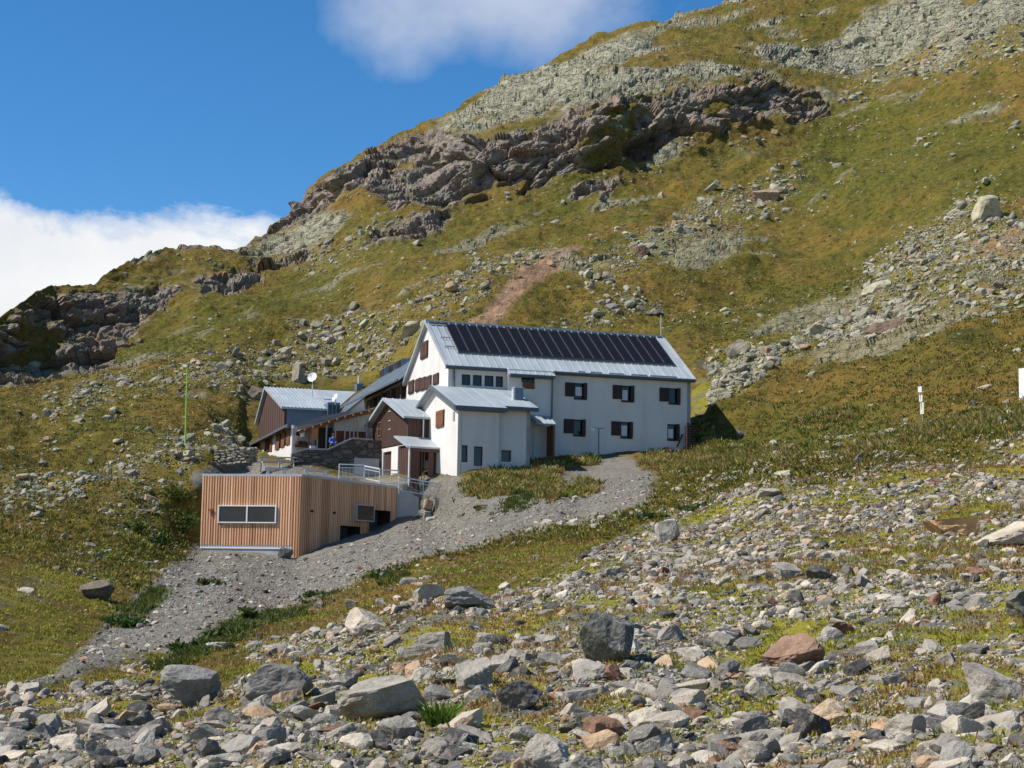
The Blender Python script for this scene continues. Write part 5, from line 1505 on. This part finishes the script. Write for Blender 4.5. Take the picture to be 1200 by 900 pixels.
fb = thing('flower_box', 'flower box with red blossoms on the grey wing wall', 'flower box', W.world(W.front(354, 521, -.2)[0], -.2, W.front(354, 521, -.2)[1]), W.yaw)
b_ = MB(); b_.box(-.55, .55, -.16, .14, -.2, 0); b_.build('box', 'brown_wood', fb)
rr = np.random.default_rng(3); c = rr.uniform([-.5, -.15, 0], [.5, .12, .22], (140, 3)); u = rr.normal(size=(140, 3)) * .06; q = rr.normal(size=(140, 3)) * .06
o = link('flowers', np_mesh('flowers', np.stack([c - u, c + q, c + u, c - q], 1).reshape(-1, 3), np.arange(140)[:, None] * 4 + np.array([[0, 1, 2, 3]]), M['leaf'], False, np.repeat(np.array([(.5, .05, .1), (.5, .15, .2), (.08, .14, .03)])[rr.integers(3, size=140)], 4, 0)), fb)

# dark stone terrace wall
TW = Frame(W.world(0, -3.4, 0), 17.0)
tw = TW.thing('terrace_wall', 'dark stepped masonry wall with pale coping under the veranda', 'wall')
tl = [TW.front(*p) for p in ((342, 532), (359, 527), (384.5, 527.5), (413, 514.3), (437, 516))]
m_ = MB(); m_.prism(tl + [(tl[-1][0] + 1.0, tl[-1][1]), (tl[-1][0] + 1.0, -6), (tl[0][0], -6)], 'y', 0, .5); m_.build('masonry', 'terrace_stone', tw)
m_ = MB()
for p, q in zip(tl[:-1], tl[1:]): m_.beam((p[0], .2, p[1] + .05), (q[0], .2, q[1] + .05), .62, .12)
m_.build('coping', 'coping', tw)
m_ = MB(); xa, xb, z0, z1 = span(TW, 415, 537, 436, 560, -.02); m_.box(xa, xb + .5, -.03, -.004, z0 - 1, z1); m_.build('rendered_patch', 'concrete', tw)

# person in blue behind the terrace wall
pd_ = V_.world(V_.front(389, 522, -.9)[0], -.9, 0); px_w, py_w = pd_[0], pd_[1]
zt = at(387.8, 511.2, pd_[1])[2]
pe = thing('person', 'person in a blue jacket leaning over the terrace wall', 'person', (px_w, py_w, zt - 1.45), R(25))
def skin(name, verts, edges, rad, mat, parent):
    me = bpy.data.meshes.new(name); me.from_pydata(verts, edges, []); me.update(); me.materials.append(M[mat])
    o = link(name, me, parent); s = o.modifiers.new('skin', 'SKIN')
    lay = me.skin_vertices[0] if me.skin_vertices else None
    if lay is None:
        bm = bmesh.new(); bm.from_mesh(me); bm.verts.layers.skin.verify(); bm.to_mesh(me); bm.free(); lay = me.skin_vertices[0]
    for k, r_ in enumerate(rad): lay.data[k].radius = (r_, r_) if not isinstance(r_, tuple) else r_; lay.data[k].use_root = (k == 0)
    b = o.modifiers.new('sub', 'SUBSURF'); b.levels = 2; b.render_levels = 2
    for p in me.polygons: p.use_smooth = True
    return o
skin('body', [(0, 0, .78), (0, -.03, 1.0), (0, -.12, 1.22), (0, -.17, 1.33), (0, -.2, 1.40), (0, -.24, 1.50),
     (.10, 0, .74), (.11, -.02, .42), (.11, .02, .06), (.11, -.12, .03), (-.10, 0, .74), (-.11, -.02, .42), (-.11, .02, .06), (-.11, -.12, .03),
     (.2, -.13, 1.24), (.27, -.2, .98), (.16, -.42, .95), (.12, -.5, .94), (-.2, -.13, 1.24), (-.27, -.2, .98), (-.16, -.42, .95), (-.12, -.5, .94)],
     [(0, 1), (1, 2), (2, 3), (3, 4), (4, 5), (0, 6), (6, 7), (7, 8), (8, 9), (0, 10), (10, 11), (11, 12), (12, 13), (2, 14), (14, 15), (15, 16), (16, 17), (2, 18), (18, 19), (19, 20), (20, 21)],
     [.15, .14, .16, .06, .06, .10, .09, .06, .045, .04, .09, .06, .045, .04, .07, .05, .04, .04, .07, .05, .04, .04], 'skin', pe)
skin('jacket', [(0, 0, .76), (0, -.03, 1.0), (0, -.12, 1.22), (0, -.16, 1.31), (.2, -.13, 1.24), (.27, -.2, .98), (.17, -.40, .95), (-.2, -.13, 1.24), (-.27, -.2, .98), (-.17, -.40, .95)],
     [(0, 1), (1, 2), (2, 3), (2, 4), (4, 5), (5, 6), (2, 7), (7, 8), (8, 9)], [.19, .18, .19, .09, .09, .07, .06, .09, .07, .06], 'jacket', pe)
skin('trousers', [(0, 0, .80), (.10, 0, .72), (.11, -.02, .42), (.11, .02, .08), (-.10, 0, .72), (-.11, -.02, .42), (-.11, .02, .08)],
     [(0, 1), (1, 2), (2, 3), (0, 4), (4, 5), (5, 6)], [.16, .11, .08, .07, .11, .08, .07], 'trousers', pe)
bm = bmesh.new(); bmesh.ops.create_uvsphere(bm, u_segments=16, v_segments=10, radius=.125)
for v in bm.verts: v.co = Vector((v.co.x * .92, v.co.y * 1.0, max(v.co.z, -.03) * 1.0)) + Vector((0, -.215, 1.53))
me = bpy.data.meshes.new('hair'); bm.to_mesh(me); bm.free(); me.materials.append(M['hair']); link('hair', me, pe)

# low dry wall left of the terrace, benches and table
def rough_wall(name, label, pts, thick, h, seed):
    """drystone wall of single fitted stones along the line pts (world points at its foot)"""
    rr = np.random.default_rng(seed); O_ = np.array(pts[0]); t_ = thing(name, label, 'wall', O_)
    Vs, Fs, Cs, off = [], [], [], 0
    for p, q in zip(pts[:-1], pts[1:]):
        p, q = np.array(p), np.array(q); L_ = np.linalg.norm(q - p); d_ = (q - p) / L_; s_ = np.array([-d_[1], d_[0], 0])
        z_ = 0.0
        while z_ < h:
            hh = rr.uniform(.16, .3); x_ = 0
            while x_ < L_:
                w_ = rr.uniform(.25, .6)
                for side in (-1, 1):
                    v, f = rock_shape(2, rr, 9, .95); v = v / np.abs(v).max(0) * np.array([w_ * .52, thick * .3, hh * .54])
                    a = math.atan2(d_[1], d_[0]); v = v @ np.array(Matrix.Rotation(a, 3, 'Z')).T
                    v += p - O_ + d_ * (x_ + w_ / 2) + s_ * side * thick * .24 + np.array([0, 0, z_ + hh / 2 - .2])
                    Vs.append(v); Fs.append(f + off); off += len(v); Cs.append(np.repeat(np.array([[.36, .32, .25]]) * rr.uniform(.7, 1.15), len(v), 0))
                x_ += w_
            z_ += hh
    link('stonework', np_mesh('stonework', np.concatenate(Vs), np.concatenate(Fs), M['rock_attr'], False, np.concatenate(Cs)), t_)
g0, g1, g2 = ground(252, 545), ground(288, 541), ground(296, 540)
g0 = at(252, 545, 126.5); g1 = at(287, 540, 126.0); g2 = at(296, 539, 128.5)
rough_wall('dry_stone_wall', 'low rough stone wall at the left end of the terrace', [g0, g1, g2], .7, 1.15, 7)
def table(name, px, py, d, w, label, cat):
    O_ = at(px, py, d); t_ = thing(name, label, cat, O_, R(17))
    m_ = MB()
    for k in range(4): m_.box(0, w, -.36 + k * .18, -.20 + k * .18, .72, .77)
    m_.build('table_top', 'table_wood', t_)
    for y in (-.75, .65):
        m_ = MB(); m_.box(0, w, y, y + .24, .42, .47); m_.build('bench', 'table_wood', t_)
    for x in (.25, w - .3):
        for s_ in (-1, 1):
            m_ = MB(); m_.beam((x, s_ * .15, .72), (x, s_ * .62, -.3), .08, .1); m_.build('leg', 'table_wood', t_)
        m_ = MB(); m_.box(x - .04, x + .04, -.7, .75, .34, .42); m_.build('brace', 'table_wood', t_)
table('picnic_table', 303, 547.5, 126.0, 1.9, 'picnic table nearer the drystone wall on the terrace', 'table')
table('picnic_table', 324, 547.5, 127.0, 1.5, 'picnic table beside the downpipe of the wing', 'table')
for (px, py, d, w, lab) in ((310, 549, 121, 1.7, 'long light bench slab at the edge of the gravel roof behind the timber front'), (356.5, 551.5, 120.5, 1.7, 'light bench slab below the dark terrace wall')):
    O_ = at(px, py, d); t_ = thing('stone_bench', lab, 'bench', O_, R(12))
    m_ = MB(); m_.box(0, w, -.25, .25, -.06, .08); m_.build('seat', 'coping', t_)
    for x in (.15, w - .35):
        m_ = MB(); m_.box(x, x + .2, -.2, .2, -.9, -.06); m_.build('leg', 'concrete', t_)

# =========== timber clad building in front
A0 = at(235.2, 636, 113.0); C0 = at(351.5, 640, 111.4)
zTL = at(235.6, 556, 113.0)[2]; zTC = at(353, 556.5, 111.4)[2]
yawL = math.degrees(math.atan2(C0[1] - A0[1], C0[0] - A0[0]))
AL = Frame((A0[0], A0[1], zTL), yawL)
LEN = math.hypot(C0[0] - A0[0], C0[1] - A0[1])
AR = Frame((C0[0], C0[1], zTL), 57.0)
LR, zR = AR.front(464, 570.5)
zC = zTC - zTL; zR0 = zR
print('annex', LEN, yawL, LR, zR, 'dz corner', zC)
ann = thing('timber_clad_building', 'flat roofed building clad in fresh vertical larch boards', 'building', (A0[0], A0[1], zTL), R(yawL))
# everything in the frame of the left face; the right face gets a group frame of its own
ca, sa = math.cos(R(57.0 - yawL)), math.sin(R(57.0 - yawL))
def Rr(x, y, z): return (LEN + x * ca - y * sa, x * sa + y * ca, z)
class MBR(MB):
    def poly(s, pts, faces): return MB.poly(s, [Rr(*p) for p in pts], faces)
ZB_ = at(290, 641, 111.9)[2] - zTL + .12
topL = lambda x: zC * x / LEN
topR = lambda x: zC + (zR0 - zC) * x / LR
body = MB()
bx = [(0, 0), (LEN, 0), Rr(LR, 0, 0)[:2], Rr(LR, 6.0, 0)[:2], (0, 9.0)]
body.poly([(x, y, -6) for x, y in bx] + [(0, 0, -.12), (LEN, 0, zC - .12), (*bx[2], zR0 - .12), (*bx[3], zR0 - .12), (0, 9, -.12)],
          [(0, 1, 6, 5), (4, 9, 8, 3), (0, 5, 9, 4)] )
body.build('core_wall', 'concrete', ann)
rf = MB(); cap = [(-.06, -.09), (LEN + .03, -.09), Rr(LR + .02, -.09, 0)[:2], Rr(LR + .02, 6, 0)[:2], (-.06, 9)]
zs_ = [-.0, zC, zR0, zR0, 0]
rf.poly([(x, y, z - .10) for (x, y), z in zip(cap, zs_)] + [(x, y, z + .05) for (x, y), z in zip(cap, zs_)], [(0, 1, 6, 5), (1, 2, 7, 6), (2, 3, 8, 7), (3, 4, 9, 8), (4, 0, 5, 9), (5, 6, 7, 8, 9), (4, 3, 2, 1, 0)])
rf.build('roof_edge', 'zinc', ann)
rr = np.random.default_rng(12)
def board_tint():
    a = np.array([(.78, .47, .265), (.68, .385, .205), (.84, .54, .335), (.74, .43, .23), (.58, .315, .165)])[rr.integers(5)]
    return tuple(a * rr.uniform(.88, 1.1))
cl = MB(); x = 0.0
winL = AL.front(256.8, 602), AL.front(324.8, 602)
wx0, wx1 = winL[0][0], winL[1][0]; wz0 = AL.front(290, 613)[1]; wz1 = AL.front(290, 592.3)[1]
while x < LEN - .02:
    w = min(.185, LEN - x)
    cl.tint(board_tint())
    lean = .12
    def brd(mb, xa, xb, za, zb, d0):
        mb.box(xa, xb, -d0, -.002, za, zb)
    if wx0 < x + w / 2 < wx1:
        brd(cl, x, x + w * .5, ZB_, wz0, .10); brd(cl, x + w * .5, x + w, ZB_, wz0, .02)
        brd(cl, x, x + w * .5, wz1, topL(x) - .1, .10); brd(cl, x + w * .5, x + w, wz1, topL(x) - .1, .02)
    else:
        zq = ZB_ if x < LEN - .55 else -6
        brd(cl, x, x + w * .5, zq, topL(x) - .1, .10); brd(cl, x + w * .5, x + w, zq, topL(x) - .1, .02)
    x += w
cl.build('front_cladding', 'larch', ann)
pl_ = MB(); pl_.box(.0, LEN - .56, -.05, -.003, ZB_ - .22, ZB_ - .004); pl_.build('plinth', 'sign_white', ann)
wf = MB(); fd = -.22
for a, b, c, d in ((wx0, wx1, wz0, wz0 + .07), (wx0, wx1, wz1 - .07, wz1), (wx0, wx0 + .07, wz0 + .07, wz1 - .07), (wx1 - .07, wx1, wz0 + .07, wz1 - .07), ((wx0 + wx1) / 2 - .045, (wx0 + wx1) / 2 + .045, wz0 + .07, wz1 - .07)):
    wf.box(a, b, fd, .05, c, d)
w_ = wf.build('window', 'white_metal', ann)
for a, b in ((wx0 + .06, (wx0 + wx1) / 2 - .04), ((wx0 + wx1) / 2 + .04, wx1 - .06)):
    g_ = MB(); g_.box(a, b, fd + .05, fd + .09, wz0 + .05, wz1 - .05); g_.build('pane', 'glass', w_)
lx, lz = AL.front(248.5, 598.5); lm = MB(); lm.box(lx - .12, lx + .12, -.2, -.06, lz - .02, lz + .12); lm.bar((lx, -.13, lz - .2), (lx, -.13, lz - .02), .09, 8); lm.build('wall_lamp', 'red_wood', ann)
# right face
cl = MBR(); x = 0.0
def spR(x0, y0, x1, y1): return span(AR, x0, y0, x1, y1, 0)
r1 = spR(398.2, 616.6, 420.8, 650); r2 = spR(433, 598, 456, 640); pw_ = spR(414, 591.4, 434.5, 611)
r1 = (r1[0], r1[1], -6, r1[3]); r2 = (r2[0], r2[1], -6, r2[3])
while x < LR - .02:
    w = min(.185, LR - x); c = x + w / 2
    cl.tint(board_tint())
    zlo = -6.0
    for h in (r1, r2):
        if h[0] < c < h[1]: zlo = h[3]
    cl.box(x, x + w * .5, -.10, -.002, zlo, topR(x) - .1); cl.box(x + w * .5, x + w, -.02, -.002, zlo, topR(x) - .1)
    x += w
cl.build('side_cladding', 'larch', ann)
bk_ = MBR(); bk_.holes(0, LR, -6, zR0 - .15, [r1, r2], 0.0, 1.1); bk_.build('side_wall', 'dark_wood', ann)
for h, dw in ((r1, .5), (r2, .45)):
    b_ = MBR(); b_.box(h[0], h[1], 1.08, 1.14, -6, h[3]); b_.build('recess', 'fascia', ann)
    a = h[0] + .08; b = a + (h[1] - h[0]) * dw
    b_ = MBR(); b_.box(a, a + .12, .98, 1.07, -6, h[3] - .35); b_.box(b - .12, b, .98, 1.07, -6, h[3] - .35); b_.box(a + .12, b - .12, .98, 1.07, h[3] - .5, h[3] - .35); b_.box(a + .12, b - .12, .99, 1.06, -6, h[3] - 1.35)
    d_ = b_.build('door', 'zinc', ann)
    g_ = MBR(); g_.box(a + .1, b - .1, 1.0, 1.04, h[3] - 1.37, h[3] - .48); g_.build('pane', 'glass', d_)
b_ = MBR(); b_.box(pw_[0], pw_[1], -.32, -.06, pw_[2], pw_[2] + .07); b_.box(pw_[0], pw_[1], -.32, -.06, pw_[3] - .07, pw_[3]); b_.box(pw_[0], pw_[0] + .07, -.32, -.06, pw_[2] + .07, pw_[3] - .07); b_.box(pw_[1] - .07, pw_[1], -.32, -.06, pw_[2] + .07, pw_[3] - .07)
w_ = b_.build('window', 'zinc', ann)
g_ = MBR(); g_.box(pw_[0] + .05, pw_[1] - .05, -.28, -.2, pw_[2] + .05, pw_[3] - .05); g_.build('pane', 'glass', w_)
for px, py in ((364, 599), (390, 601)):
    a, z_ = AR.front(px, py); b_ = MBR(); b_.box(a - .1, a + .1, -.18, -.06, z_ - .07, z_ + .07); b_.build('wall_lamp', 'dark_wood', ann)

# concrete wing wall, stacked boulders, railings
CW = Frame(AR.world(LR + .12, .1, 0), 20.0)
cw = CW.thing('retaining_wall', 'grey concrete retaining wall at the right end of the timber clad building', 'wall')
xa, _ = CW.front(490.5, 600); za = CW.front(463, 571)[1]; zb_ = CW.front(490, 583)[1]
m_ = MB(); m_.prism([(0, za), (xa, zb_), (xa, -7), (0, -7)], 'y', 0, .35); m_.build('wall', 'concrete', cw)
rr = np.random.default_rng(8)
for k, (x0, x1, y0, y1, t_, lab) in enumerate([(495, 507, 586, 598, (.42, .31, .21), 'tan wedge shaped boulder on top of the stacked boulders by the concrete wall'), (507, 523, 585, 599.5, (.34, .34, .34), 'largest grey boulder in the stack under the sloping railing'),
      (493, 506, 598, 610, (.27, .28, .28), 'grey boulder below the tan one in the stack by the concrete wall'), (507, 518, 599, 608, (.32, .32, .31), 'small grey boulder in the middle of the stack below the railing'), (499, 513, 606, 616, (.40, .38, .35), 'pale lowest boulder of the stack by the concrete wall'), (516, 523, 601, 608, (.2, .2, .2), 'dark small boulder at the right foot of the stack')]):
    d = 119.9 if k not in (4,) else 119.4
    w = (x1 - x0) * d / F_PX; h = (y1 - y0) * d / F_PX
    o = boulder_obj('boulder', at((x0 + x1) / 2, y1, d), (w * 1.08, w * 1.1, h * 1.12), t_, rr, .95, 10, .03, None, 4, False, .02)
    tag(o, lab, 'boulder', 'stacked boulders by the retaining wall')
def railing(label, corners, d0, d1, nb, post_h, mesh=False):
    """corners: pixel x0,ytop0,x1,ytop1; posts at both ends"""
    x0, y0, x1, y1 = corners
    p = at(x0, y0, d0); q = at(x1, y1, d1); O_ = p - np.array([0, 0, post_h])
    t_ = thing('railing', label, 'railing', O_, 0, 'steel railings by the timber clad building')
    a = Vector(p - O_); b = Vector(q - O_); dn = Vector((0, 0, -1))
    m_ = MB(); m_.beam(a, b, .07, .09); m_.beam(a + dn * .22, b + dn * .22, .04, .04); m_.beam(a + dn * (post_h - .12), b + dn * (post_h - .12), .06, .06); m_.build('rail', 'galv', t_)
    n_ = max(2, int((b - a).length / 1.3) + 1)
    for k in range(n_):
        c = a.lerp(b, k / (n_ - 1)); m_ = MB(); m_.bar(c, c + dn * (post_h + .25), .03, 6); m_.build('post', 'galv', t_)
    m_ = MB()
    for k in range(nb):
        c = a.lerp(b, (k + .5) / nb); m_.bar(c + dn * .22, c + dn * (post_h - .1), .012, 4)
    m_.build('balusters', 'galv', t_)
railing('railing with closely set bars below the dark terrace wall', (397.5, 544, 427, 545), 120.5, 121.3, 18, 1.0)
railing('short railing in front of the white garage pillars', (445, 550.5, 467.3, 551.5), 119.8, 120.6, 8, 1.05)
railing('sloping railing running down over the stacked boulders', (467.8, 558.5, 524.5, 569), 119.6, 120.4, 10, 1.05)
railing('thin wire railing between the two short steel ones', (427.5, 546, 445, 549.5), 121.3, 119.8, 2, 1.0)

# =========== small things on the slope
p = at(216.5, 541, 128.0); h = (541 - 431) * 128 / F_PX * 1.005
fp = thing('flagpole', 'tall thin green pole without a flag on the grass left of the house', 'pole', p)
top_ = at(219.6, 431, 128.0) - p
m_ = MB(); m_.bar((0, 0, -.5), tuple(top_ * .3), .075, 8); m_.bar(tuple(top_ * .3), tuple(top_ * .75), .065, 8); m_.bar(tuple(top_ * .75), tuple(top_), .05, 8); m_.build('pole', 'green_paint', fp)
m_ = MB()
for k in (.3, .5, .75): m_.bar(tuple(top_ * k - np.array([0, 0, .05])), tuple(top_ * k + np.array([0, 0, .05])), .075, 8)
m_.build('collar', 'green_paint', fp)
g = ground(1080, 493)
tp = thing('trail_signpost', 'weathered post with white trail plates on the grassy slope', 'signpost', g)
d = g[1]; tt = at(1077.5, 453, d) - g
m_ = MB(); m_.bar((0, 0, -.4), tuple(tt), .045, 8); m_.build('post', 'post_wood', tp)
for f0, f1, w, mt in ((.86, 1.0, .2, 'sign_white'), (.64, .8, .17, 'sign_white'), (.34, .62, .2, 'sign_yellow')):
    c = tt * (f0 + f1) / 2; hh = tt[2] * (f1 - f0) / 2
    m_ = MB(); m_.prism([(c[0] - w * .55, c[1] + .01), (c[0] + w * .45, c[1] - w * .55), (c[0] + w * .47, c[1] - w * .5), (c[0] - w * .53, c[1] + .05)], 'z', c[2] - hh, c[2] + hh); m_.build('sign_plate', mt, tp)
g = at(1211, 475, 104.0)
wb = thing('white_board', 'plain white board cut off by the right edge of the picture', 'sign', g, R(-48))
d = 104.0; hh = (468 - 430) * d / F_PX; xl = (1191.5 - 1204) * d / F_PX; zz = (475 - 468) * d / F_PX
xl *= 1.45
m_ = MB(); m_.box(xl, -xl, -.05, 0, zz, zz + hh); m_.build('panel', 'sign_white', wb, .01)
for x in (xl + .1, -xl - .1):
    m_ = MB(); m_.box(x - .04, x + .04, .005, .08, -.6, zz + hh - .1); m_.build('post', 'post_wood', wb)
hp = H.world(H.front(701.5, 528, -1.4)[0], -1.4, H.front(701.5, 528, -1.4)[1])
cp = thing('clothes_post', 'dark green T shaped post with a pale cloth before the white house', 'post', hp, R(17))
hh = (530 - 503.5) * 127 / F_PX
m_ = MB(); m_.bar((0, 0, -.3), (0, 0, hh), .045, 8); m_.build('post', 'green_dark', cp)
m_ = MB(); m_.beam((-.55, 0, hh), (.42, 0, hh - .02), .05, .05); m_.build('arm', 'green_dark', cp)
m_ = MB(); m_.poly([(-.62, -.04, hh + .0), (-.30, -.04, hh - .02), (-.40, -.07, hh - .36), (-.52, -.06, hh - .22), (-.62, -.0, hh + .0), (-.30, -.0, hh - .02), (-.40, -.03, hh - .36), (-.52, -.02, hh - .22)], [(0, 1, 2, 3), (7, 6, 5, 4), (0, 4, 5, 1), (1, 5, 6, 2), (2, 6, 7, 3), (3, 7, 4, 0)]); m_.build('cloth', 'cloth_green', cp)
# stack of boards at the right end of the house
xs_, zs_2 = H.front(804.5, 527, -.9); zt_2 = H.front(805, 495, -.9)[1]; xe_, _ = H.front(812.5, 520, -.9)
ws = thing('timber_rack', 'tall stack of brown timber with pale ends against the right end of the house', 'rack', H.world(xs_, -.9, zs_2), H.yaw)
m_ = MB()
for x in (0, .14): m_.box(x, x + .1, -.05, .05, -.6, zt_2 - zs_2)
m_.build('upright', 'brown_wood', ws)
m_ = MB(); hh = zt_2 - zs_2; nn_ = 11
for k in range(nn_): m_.box(.27, xe_ - xs_ + .1, -.1, 1.3, hh * (k + .12) / nn_ - .1, hh * (k + .62) / nn_ - .1)
m_.build('timber', 'brown_wood', ws)
x0_, z0_ = H.front(790.5, 527, -1.0); x1_, z1_ = H.front(800, 509, -.2)
lp = thing('plank', 'dark plank leaning against the wall beside the timber stack', 'plank', H.world(x0_, -1.0, z0_), H.yaw)
m_ = MB(); m_.beam((0, 0, -.2), (x1_ - x0_, .8, z1_ - z0_), .12, .05); m_.build('board', 'dark_wood', lp)
shrub(816, 524, 13, 26, 'green shrub behind the timber stack at the end of the house', YG, 350)
# ------------------------------------------------------------------ daylight
SUN_AZ = R(78.0)      # from the left, a little behind the viewer
SUN_EL = R(50.0)
sv = Vector((-math.sin(SUN_AZ) * math.cos(SUN_EL), -math.cos(SUN_AZ) * math.cos(SUN_EL), math.sin(SUN_EL)))
sun = bpy.data.lights.new('sun', 'SUN'); sun.energy = 5.0; sun.angle = R(0.53); sun.color = (1.0, .955, .885)
so = bpy.data.objects.new('sun', sun); COL.objects.link(so)
so.rotation_euler = sv.to_track_quat('Z', 'Y').to_euler(); so.location = (-60, -40, 80)

w = bpy.data.worlds.new('World'); scene.world = w; w.use_nodes = True
t = w.node_tree; nodes = t.nodes; L_ = t.links.new
bg = nodes['Background']; bg.inputs['Strength'].default_value = 0.086
sky = nodes.new('ShaderNodeTexSky'); sky.sky_type = 'NISHITA'; sky.sun_disc = False
sky.sun_elevation = SUN_EL; sky.sun_rotation = math.atan2(sv.x, sv.y); sky.altitude = 2400; sky.air_density = 1.0; sky.dust_density = .2; sky.ozone_density = 1.6
def nm(op, a, b=None, clamp=False):
    x = nodes.new('ShaderNodeMath'); x.operation = op; x.use_clamp = clamp
    for k, v in enumerate((a, b)):
        if v is None: continue
        if isinstance(v, (int, float)): x.inputs[k].default_value = v
        else: L_(v, x.inputs[k])
    return x.outputs[0]
hs = nodes.new('ShaderNodeHueSaturation'); hs.inputs['Saturation'].default_value = 1.22; hs.inputs['Value'].default_value = 1.1
tintn = nodes.new('ShaderNodeMix'); tintn.data_type = 'RGBA'; tintn.blend_type = 'MULTIPLY'; tintn.inputs[0].default_value = 1.0
L_(sky.outputs[0], tintn.inputs[6]); tintn.inputs[7].default_value = (1.0, 1.17, 1.26, 1)
L_(tintn.outputs[2], hs.inputs['Color'])
tc = nodes.new('ShaderNodeTexCoord'); sp = nodes.new('ShaderNodeSeparateXYZ'); L_(tc.outputs['Generated'], sp.inputs[0])
hor = nm('SQRT', nm('ADD', nm('MULTIPLY', sp.outputs[0], sp.outputs[0]), nm('MULTIPLY', sp.outputs[1], sp.outputs[1])))
azim = nm('ARCTAN2', sp.outputs[0], sp.outputs[1])
elev = nm('ARCTAN2', sp.outputs[2], hor)
def noise(scale, detail, rough, dist=0.0, stretch=(1, 1, 1)):
    x = nodes.new('ShaderNodeTexNoise'); x.inputs['Scale'].default_value = scale; x.inputs['Detail'].default_value = detail; x.inputs['Roughness'].default_value = rough; x.inputs['Distortion'].default_value = dist
    m = nodes.new('ShaderNodeMapping'); m.inputs['Scale'].default_value = stretch; L_(tc.outputs['Generated'], m.inputs[0]); L_(m.outputs[0], x.inputs['Vector']); return x.outputs[0]
def ramp(f, stops):
    r = nodes.new('ShaderNodeValToRGB'); e = r.color_ramp.elements
    while len(e) < len(stops): e.new(.5)
    for k, (p, c) in enumerate(stops): e[k].position = p; e[k].color = (*c, 1) if isinstance(c, tuple) else (c, c, c, 1)
    L_(f, r.inputs[0]); return r.outputs[0]
def mixc(f, a, b):
    x = nodes.new('ShaderNodeMix'); x.data_type = 'RGBA'; L_(f, x.inputs[0])
    for i, v in ((6, a), (7, b)):
        if isinstance(v, tuple): x.inputs[i].default_value = (*v, 1)
        else: L_(v, x.inputs[i])
    return x.outputs[2]
n1 = noise(9, 7, .62, .3, (1, 1, 1.5)); n2 = noise(30, 6, .6); n3 = noise(5, 5, .6)
# low bank of cumulus on the left: its top line stands about 13 degrees up and falls away near the ridge
edge = nm('SUBTRACT', .213, elev)
edge = nm('ADD', edge, nm('MULTIPLY', nm('SUBTRACT', n1, .5), .085))
edge = nm('ADD', edge, nm('MULTIPLY', nm('SUBTRACT', n2, .5), .026))
right = nm('MULTIPLY', nm('MAXIMUM', nm('ADD', azim, .125), 0.0), 2.2)
edge = nm('SUBTRACT', edge, right)
bank = ramp(nm('ADD', nm('MULTIPLY', edge, 55.0), .35, True), [(0.0, 0.0), (.45, .55), (1.0, 1.0)])
# a soft cloud higher up over the ridge
q1 = nm('DIVIDE', nm('SUBTRACT', azim, -.012), .098); q2 = nm('DIVIDE', nm('SUBTRACT', elev, .360), .060)
rad = nm('SQRT', nm('ADD', nm('MULTIPLY', q1, q1), nm('MULTIPLY', q2, q2)))
soft = nm('ADD', nm('SUBTRACT', 1.05, rad), nm('MULTIPLY', nm('SUBTRACT', n3, .5), 2.2))
soft = nm('ADD', soft, nm('MULTIPLY', nm('SUBTRACT', n1, .5), .9))
veil = ramp(nm('ADD', nm('MULTIPLY', soft, .75), .05, True), [(0.0, 0.0), (.5, .55), (1.0, .86)])
c_bank = ramp(noise(7, 6, .62), [(.3, (7.1, 7.4, 7.9)), (.6, (8.7, 8.75, 8.8))])
c_soft = ramp(n3, [(.3, (5.9, 6.3, 7.3)), (.65, (7.4, 7.6, 8.1))])
col = mixc(veil, hs.outputs[0], c_soft)
col = mixc(bank, col, c_bank)
L_(col, bg.inputs['Color'])

vs = scene.view_settings
scene.display_settings.display_device = 'sRGB'
vs.view_transform = 'Standard'; vs.look = 'None'; vs.exposure = 0.36; vs.gamma = 1.0; vs.use_curve_mapping = False
scene.render.engine = 'CYCLES'
scene.cycles.max_bounces = 5; scene.cycles.diffuse_bounces = 3; scene.cycles.glossy_bounces = 2; scene.cycles.transmission_bounces = 2
scene.cycles.use_denoising = True
scene.cycles.denoiser = 'OPENIMAGEDENOISE'
scene.cycles.denoising_input_passes = 'RGB_ALBEDO_NORMAL'
scene.cycles.denoising_prefilter = 'ACCURATE'
